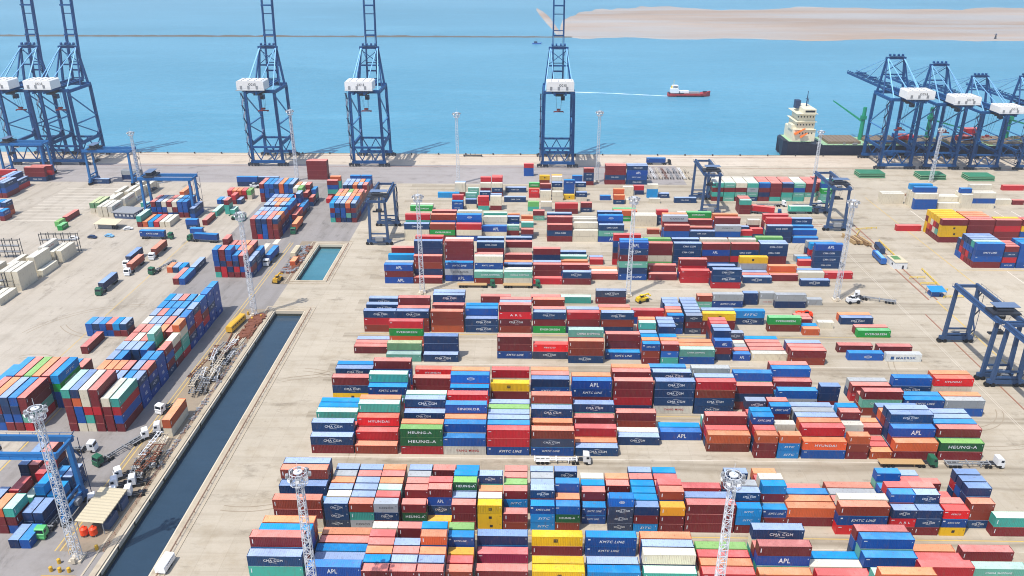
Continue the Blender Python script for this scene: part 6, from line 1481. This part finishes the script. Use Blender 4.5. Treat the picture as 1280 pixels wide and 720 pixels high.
for x in (-9, 9): b.box(x, -5.2, 1.7, .2, .2, 3.3)
for x in (3, 5, 7): b.box(x + .4, -1.5, .8, 1.4, 2.4, 1.6)
b.build('posts_and_bins', M['dark_steel'], t)
for lb, x, y, m_ in [('white parked car on the left yard', -222, 365.0, 'cab_white'), ('pale blue parked car on the left yard', -206, 368.5, 'pale_blue'), ('dark parked car on the left yard', -213.5, 366.5, 'stair_dark'), ('white parked car beside the workshop hut', -201.5, 379, 'cab_white')]:
    t = thing('parked_car', lb, 'car', (x, y, 0), rp.uniform(-.3, .3), 'cars parked on the left yard')
    b = MB(); b.prism([(-2.2, .35), (2.2, .35), (2.2, .8), (1.3, .95), (.8, 1.45), (-1.3, 1.5), (-2.0, 1.0), (-2.25, .9)], -.88, .88); b.build('body', M[m_], t)
    b = MB()
    for xx in (-1.35, 1.4):
        for s in (-1, 1): wheel_pair(b, xx, s * .8, .32, .2)
    b.build('wheels', M['rubber'], t)
    b = MB()
    for s in (-1, 1): b.box(-.2, s * .885, 1.18, 2.0, .02, .38)
    b.build('windows', M['glass'], t)
# reefer racks
def rack(label, x, y, wd, rz=0.0):
    t = thing('reefer_rack', label, 'rack', (x, y, 0), rz, 'steel reefer racks at the left edge')
    b = MB(); n = max(2, int(wd / 3))
    for i in range(n + 1):
        for yy in (-.9, .9): b.box(-wd / 2 + i * wd / n, yy, 4.6, .22, .22, 9.2)
    for z in (2.9, 5.8, 8.7):
        for yy in (-.9, .9): b.box(0, yy, z, wd - .3, .14, .2)
    b.build('frame', M['dark_steel'], t)
    b = MB()
    for z in (3.1, 6.0): b.box(0, 0, z, wd - .4, 1.6, .08)
    b.build('walkways', M['grey_steel'], t)
rack('dark steel reefer rack behind the right white reefers', -219.0, 348.5, 17.5)
rack('dark steel reefer rack behind the left white reefers', -238.5, 340.5, 11)
rack('dark steel reefer rack in the front gap of the white reefers', -221.5, 300.6, 11)
# right-hand service strip
t = thing('tank_hut', 'white hut with a green tarp patch on its roof beside the right trench', 'hut', (167.6, 338.0, 0), math.radians(2)); t.scale = (.62, .58, .72)
b = MB(); b.box(0, 0, 2.2, 9.0, 15, 4.4); b.build('walls', M['white_paint'], t)
b = MB(); b.box(0, 0, 4.5, 9.6, 15.6, .3); b.build('roof', M['pale_roof'], t)
b = MB(); b.box(-.4, 2.0, 4.72, 5.0, 7.5, .14); b.build('tarp', M['tarp_green'], t)
b = MB(); b.box(1.5, -7.53, 1.3, 1.3, .08, 2.4); b.box(-4.53, -3, 2.4, .08, 2, 1.4); b.build('door', M['dark_steel'], t)
t = thing('service_shed', 'small open shed with bright blue roof at the lower end of the right trench', 'shed', (170.2, 305.5, 0), 0); t.scale = (.7, .7, .8)
b = MB(); b.add([(-4.6, -3.6, 3.3), (4.6, -3.6, 3.3), (4.6, 3.6, 4.2), (-4.6, 3.6, 4.2), (-4.6, -3.6, 3.15), (4.6, -3.6, 3.15), (4.6, 3.6, 4.05), (-4.6, 3.6, 4.05)], [(0, 1, 2, 3), (7, 6, 5, 4), (0, 4, 5, 1), (1, 5, 6, 2), (2, 6, 7, 3), (3, 7, 4, 0)]); b.build('roof', M['blue_roof'], t)
b = MB()
for sx in (-1, 1):
    for sy in (-1, 1): b.box(sx * 4.3, sy * 3.3, 1.6, .2, .2, 3.2)
b.build('posts', M['grey_steel'], t)
b = MB(); b.box(-1, .4, 1.0, 5, 4.2, 2.0); b.box(3.2, -1.2, .6, 1.6, 1.8, 1.2); b.build('stored_boxes', M['bus_blue'], t)
for i, (x, y, L, d) in enumerate([(171.5, 352, 34, 88), (176.2, 322, 22, 87), (173.6, 309.5, 8, 10), (172.2, 316.5, 7, 4), (170.4, 322.8, 7, 2), (176.5, 303, 9, 5), (172.6, 386, 12, 12), (165.2, 378.0, 10, 60)]):
    t = thing('yellow_barrier', ['long yellow barrier beside the white hut', 'yellow barrier running on below the white hut', 'short yellow barrier above the blue shed', 'second yellow barrier up from the blue shed', 'third yellow barrier up from the blue shed', 'yellow barrier right of the blue shed', 'yellow barrier by the gantry at the upper end of the trench', 'yellow barrier beside the timber bundles'][i], 'barrier', (x, y, 0), math.radians(d), 'yellow barriers along the right trench')
    b = MB(); n = max(2, int(L / 3))
    b.box(0, 0, 1.0, L, .16, .18); b.box(0, 0, .55, L, .12, .14); b.build('rails', M['float_yellow'], t)
    b = MB()
    for k in range(n + 1): b.box(-L / 2 + .2 + k * (L - .4) / n, 0, .5, .16, .18, 1.0)
    b.build('posts', M['float_yellow'], t)
for i in range(5):
    b = MB(); x = 157.8 + i * 1.75; y = 369.5 - i * 1.1
    for k in range(3): b.box((.06, -.05, .03)[k], (.2, -.4, .3)[k] + .3 * i, .35 + .62 * k, 1.05 - .06 * k, 11.5 - (i * 7 % 5) * .8, .5, .0)
    o = b.build('timber_bundle', M['wood'] if i % 2 else M['timber_pale']); o.location = (x, y, 0); o.rotation_euler = (0, 0, math.radians(10 + 3 * (i % 2)))
    tag(o, 'pale timber bundle in the row at the upper end of the right trench', 'timber', 'timber bundles by the right trench')
for i in range(16):
    b = MB(); x = rp.uniform(206, 243); y = rp.uniform(440, 449)
    for k in range(2): b.box(0, 0, .3 + .5 * k, rp.uniform(4, 8), 1.1, .45)
    o = b.build('timber_bundle', M['timber_pale'] if i % 3 else M['rust']); o.location = (x, y, 0); o.rotation_euler = (0, 0, rp.uniform(-.25, .25))
    tag(o, 'timber or steel bundle on the right apron below the lowered-boom cranes', 'timber', 'bundles on the right apron')
for i, (x, y) in enumerate([(212, 484), (247.5, 481), (275.5, 478.5), (322, 480)]):
    t = thing('hatch_cover', ['leftmost green hatch cover on the apron below the ship', 'green hatch cover on the apron behind the lamp mast', 'green hatch cover right of the lamp mast on the apron', 'green hatch cover cut by the right edge'][i], 'hatch cover', (x, y, 0), 0, 'green hatch covers lying on the apron')
    b = MB()
    for k in range(3): b.box(0, 0, .5 + 1.05 * k, 15.5 - .2 * k, 9.5 - .1 * k, .8)
    b.build('panels', M['apron_green'], t)
    b = MB()
    for k in range(3): b.box(0, 0, .95 + 1.05 * k - .43, 15.8, 9.8, .1)
    b.build('edge_trim', M['deck_green'], t)
# canal railings and quay bollards
for lb, x, y0, y1, n in [('rusty post railing along the left bank of the long canal', CX0 - 1.9, 150, 286, 46), ('rusty post railing along the right bank of the long canal', CX1 + 1.9, 120, 287, 56), ('rusty post railing on the left side of the small basin', CX0 - 1.9, 316, 360, 16), ('rusty post railing on the right side of the small basin', CX1 + 1.9, 316, 360, 16)]:
    t = thing('canal_railing', lb, 'railing', (x, y0, 0), 0, 'railings beside the canal')
    b = MB()
    for i in range(n + 1): b.box(0, (y1 - y0) * i / n, .55, .1, .1, 1.1)
    b.build('posts', M['rail_rust'], t)
    b = MB(); b.box(0, (y1 - y0) / 2, 1.08, .06, y1 - y0, .06); b.box(0, (y1 - y0) / 2, .6, .05, y1 - y0, .05); b.build('rails', M['rail_rust'], t)
for i in range(28):
    x = -300 + i * 18.5
    b = MB(); b.cyl((x, QY - 1.4, 0), (x, QY - 1.4, .8), .4, 8, .3); b.cyl((x, QY - 1.4, .8), (x, QY - 1.4, 1.05), .6, 8)
    tag(b.build('mooring_bollard', M['dark_steel']), 'small dark mooring bollard in the even row on the quay edge', 'bollard', 'mooring bollards along the quay edge')
for i, (x, y, lb) in enumerate([(-36, 527, 'spare red and dark spreader frame left on the quay near the lamp mast'), (66, 500, 'spare spreader frame on the apron by the paired tall stacks')]):
    t = thing('spare_spreader', lb, 'spreader', (x, y, 0), .1 * i)
    b = MB(); b.box(0, 0, .8, 12, 1.2, .5); b.build('beam', M['dark_steel'], t)
    b = MB()
    for s in (-1, 1): b.box(s * 6, 0, .8, .5, 2.5, .6); b.box(s * 1.6, 0, 1.6, .3, .3, 1.4)
    b.build('end_trim', M['dark_steel'], t)
# a field of empty trailers behind the middle stacks
rt = random.Random(6)
for i in range(16):
    frame(75 + (i % 8) * 3.6, 479 + (i // 8) * 13, .02, 90 + rt.uniform(-4, 4), 11, 'empty trailer frame in the parked field right of the paired tall stacks')
# ------------------------------------------------------------------ moored ship
t = thing('container_ship', 'dark blue feeder ship with cream superstructure moored at the right quay', 'ship', (0, 0, 0), 0)
b = MB()
sta = [(174.5, 7.0, 8.5), (177, 10.5, 8.5), (184, 12, 8.3), (200, 12.2, 6.5), (390, 12.2, 6.5), (420, 6, 8), (436, .4, 10)]
yc = QY + 15.0; rings = []
for x, hw, dk in sta: rings.append([(x + (2.2 if hw < 8 else 0), yc - hw * .8, -3.4), (x, yc - hw, -1.5), (x, yc - hw, dk), (x, yc + hw, dk), (x, yc + hw, -1.5), (x + (2.2 if hw < 8 else 0), yc + hw * .8, -3.4)])
vs = [p for r in rings for p in r]; fs = []
for i in range(len(rings) - 1):
    for k in range(5): fs.append((i * 6 + k, i * 6 + k + 1, (i + 1) * 6 + k + 1, (i + 1) * 6 + k))
fs.append((0, 1, 2, 3, 4, 5)); b.add(vs, fs); b.build('hull', M['hull_navy'], t)
b = MB(); b.box(290, yc - 12.26, -2.4, 225, .08, 1.5); b.build('boot_stripe', M['hull_red'], t)
b = MB(); b.box(298, yc, 6.62, 196, 23.6, .2); b.box(185, yc, 8.42, 15, 20, .2); b.build('deck', M['deck_green'], t)
b = MB(); b.box(187, yc, 12.5, 15, 19, 8); b.box(187.5, yc, 19, 12, 17.5, 5.2); b.box(188, yc, 24.2, 10.5, 16.5, 5.4); b.box(188.5, yc, 28.6, 8, 22, 3.4); b.box(180.5, yc - 3, 17.5, 3.5, 8, 3)
for z in (16.6, 21.7, 27.0): b.box(187.3, yc, z, 14.2, 20.5, .25)
su = b.build('superstructure', M['cream'], t)
b = MB()
for z in (13.5, 19, 24.2):
    for i in range(6): b.box(182 + i * 2.0, yc - (9.55 if z < 15 else 8.8 if z < 20 else 8.3), z + .6, .7, .12, .9)
b.box(192.6, yc, 29.0, .1, 20, 1.3); b.box(188.5, yc - 11.05, 29.0, 6.4, .1, 1.2); b.build('windows', M['glass'], su)
b = MB(); b.box(183.4, yc + 2, 31.5, 3.2, 4.6, 5.4); b.build('funnel', M['stair_dark'], su)
b = MB(); b.bar((189, yc, 30), (189, yc, 40.5), .7, .7, .3); b.box(189, yc, 35, .5, 5, .3); b.bar((192, yc + 6, 30), (192, yc + 6, 35), .25); b.build('mast', M['stair_dark'], su)
b = MB(); b.bar((180.5, yc - 9.8, 13.5), (187, yc - 10.6, 17.5), 2.0, 1.5, .8); b.bar((184.5, yc - 10.2, 11.5), (189, yc - 10.8, 14.5), 1.6, 1.2, .7); b.build('lifeboat', M['orange_boat'], t)
for i in range(6):
    b = MB(); x = 215 + i * 27; b.box(x, yc, 7.6, 22, 19, 1.8)
    for k in range(7): b.box(x - 9.4 + k * 3.1, yc, 8.58, .25, 19, .14)
    b.build('hatch', M['deck_brown'], t)
for i, x in enumerate((230.5, 276, 330)):
    b = MB(); b.cyl((x, yc + 4, 6.8), (x, yc + 4, 29), 1.5, 12, 1.2); b.box(x, yc + 4, 22, 3.2, 3.2, 2.4)
    if i == 0: b.bar((x, yc + 4, 19), (x - 18, yc + 14, 31), 1.2, 1.2, .7); b.bar((x, yc + 6, 19), (x - 18, yc + 16, 31), .9, .9, .6)
    else: b.bar((x, yc + 4, 21), (x + 22, yc + 4, 15), 1.3, 1.2, .7)
    b.build('deck_crane', M['kingpost'], t)
rd = random.Random(12); dk = MB()
for i in range(70):
    x = rd.uniform(196, 360); s = rd.choice((-1, 1)); dk.box(x, yc + s * rd.uniform(9.9, 11.4), 7.2, rd.uniform(.6, 3.2), rd.uniform(.5, 1.2), rd.uniform(.5, 1.6))
for i in range(46): dk.box(196 + i * 3.6, yc - 12.0, 7.3, .1, .1, 1.1)
dk.box(278, yc - 12.0, 7.85, 164, .07, .07)
dk.build('deck_fittings', M['grey_steel'], t)
for i, (x, y, z, k) in enumerate([(252, yc - 4, 8.7, 'r'), (252, yc - 1, 8.7, 'm'), (252, yc + 2, 8.7, 'k'), (300, yc + 3, 8.7, 'P'), (300, yc + 6, 8.7, 'B'), (300, yc + 3, 11.62, 'r'), (300, yc + 6, 11.62, 'r'), (292, yc - 6, 8.7, 'm'), (292, yc - 3, 8.7, 'r')]):
    make_container(k, 40, (x, y, z), 0, ['red one of the three deck containers nearest the lowered-boom crane', 'maroon one of the three deck containers nearest the lowered-boom crane', 'blue one of the three deck containers nearest the lowered-boom crane', 'magenta container low on the rear ship deck stack', 'plain blue container low on the rear ship deck stack', 'red container, front upper one of the rear ship deck stack', 'red container, back upper one of the rear ship deck stack', 'maroon container by the ship rail between the cranes', 'red container behind the maroon one on the ship deck'][i], 'containers on the ship deck', 0)
# ------------------------------------------------------------------ far ships and the wake
t = thing('coaster', 'small red and navy coaster with white bridge under way on the open water', 'ship', (152, 764, -3.2), 0)
b = MB(); rings = []
for x, hw, dk in [(-19.5, 3.4, 3.2), (-17, 4.3, 3.0), (-8, 4.6, 2.6), (10, 4.6, 2.8), (16, 3.0, 4.0), (20, .3, 5.0)]: rings.append([(x, -hw * .8, -.4), (x, -hw, 1.2), (x + .2, -hw, dk), (x + .2, hw, dk), (x, hw, 1.2), (x, hw * .8, -.4)])
vs = [p for r in rings for p in r]; fs = [(0, 1, 2, 3, 4, 5)]
for i in range(len(rings) - 1):
    for k in range(5): fs.append((i * 6 + k, i * 6 + k + 1, (i + 1) * 6 + k + 1, (i + 1) * 6 + k))
b.add(vs, fs); b.build('hull', M['hull_red'], t)
b = MB(); b.box(-12, 0, 3.1, 14, 7.8, .5); b.box(15.0, 0, 4.3, 3.5, 3.6, .6); b.box(1, -4.62, .7, 26, .06, 1.3); b.build('dark_trim', M['hull_navy'], t)
b = MB(); b.box(-13.5, 0, 5.2, 7.5, 7, 4.2); b.box(-13.2, 0, 8.6, 5.2, 6.4, 2.8); b.box(-4.5, 0, 4.1, 8.5, 5.6, 2.0); hs = b.build('bridge_house', M['cab_white'], t)
b = MB(); b.box(-10.5, 0, 9.0, .1, 5.6, 1.1); b.box(-13.2, -3.23, 9.0, 4.2, .08, 1.0); b.build('windows', M['glass'], hs)
b = MB(); b.bar((-14.5, 0, 10), (-14.5, 0, 15), .3); b.box(-16, 0, 8, 1.4, 2, 3); b.build('mast', M['float_yellow'], t)
b = MB(); b.box(5, 0, 3.4, 10, 5.5, 1.3); b.build('hold_cover', M['grey_steel'], t)
mwk, tw, pw = nmat('wake_foam'); nw = pos_noise(tw, .35, 4, .6, (.3, 1, 1)); tw.links.new(ramp(tw, nw, .35, .6, lin(120, 180, 215), lin(225, 236, 242)), pw.inputs['Base Color']); pw.inputs['Roughness'].default_value = .6
b = MB(); b.add([(76, 776.5, -3.17), (76, 779.5, -3.17), (132, 765.4, -3.17), (132, 762.8, -3.17)], [(0, 3, 2, 1)]); b.add([(20, 786, -3.172), (20, 790, -3.172), (76, 779.2, -3.172), (76, 776.8, -3.172)], [(0, 3, 2, 1)])
o = b.build('wake', mwk); struct(o)
t = thing('fishing_boat', 'tiny dark fishing boat alone on the far water', 'boat', (13.2, 1145, -3.2), .1)
b = MB(); b.prism([(-6, -.3), (5, -.3), (7, 1.9), (4, 1.5), (-6.2, 1.5)], -1.7, 1.7); b.build('hull', M['bus_blue'], t)
b = MB(); b.box(-1.5, 0, 2.5, 4, 2.4, 2.0); b.box(0.2, 0, 4.6, .2, .2, 3); b.build('cabin', M['stair_dark'], t)
t = thing('beacon', 'small dark beacon tower on the sandbar shore at far right', 'beacon', (671, 1206, -2.6), 0); t.scale = (.8, .8, .7)
b = MB(); b.cyl((0, 0, 0), (0, 0, 8), 2.2, 8, 1.0); b.build('tower', M['dark_steel'], t)
b = MB(); b.box(0, 0, 8.6, 4.4, 4.4, .4); b.cyl((0, 0, 8.8), (0, 0, 11), 1.0, 8); b.build('lantern', M['stair_dark'], t)
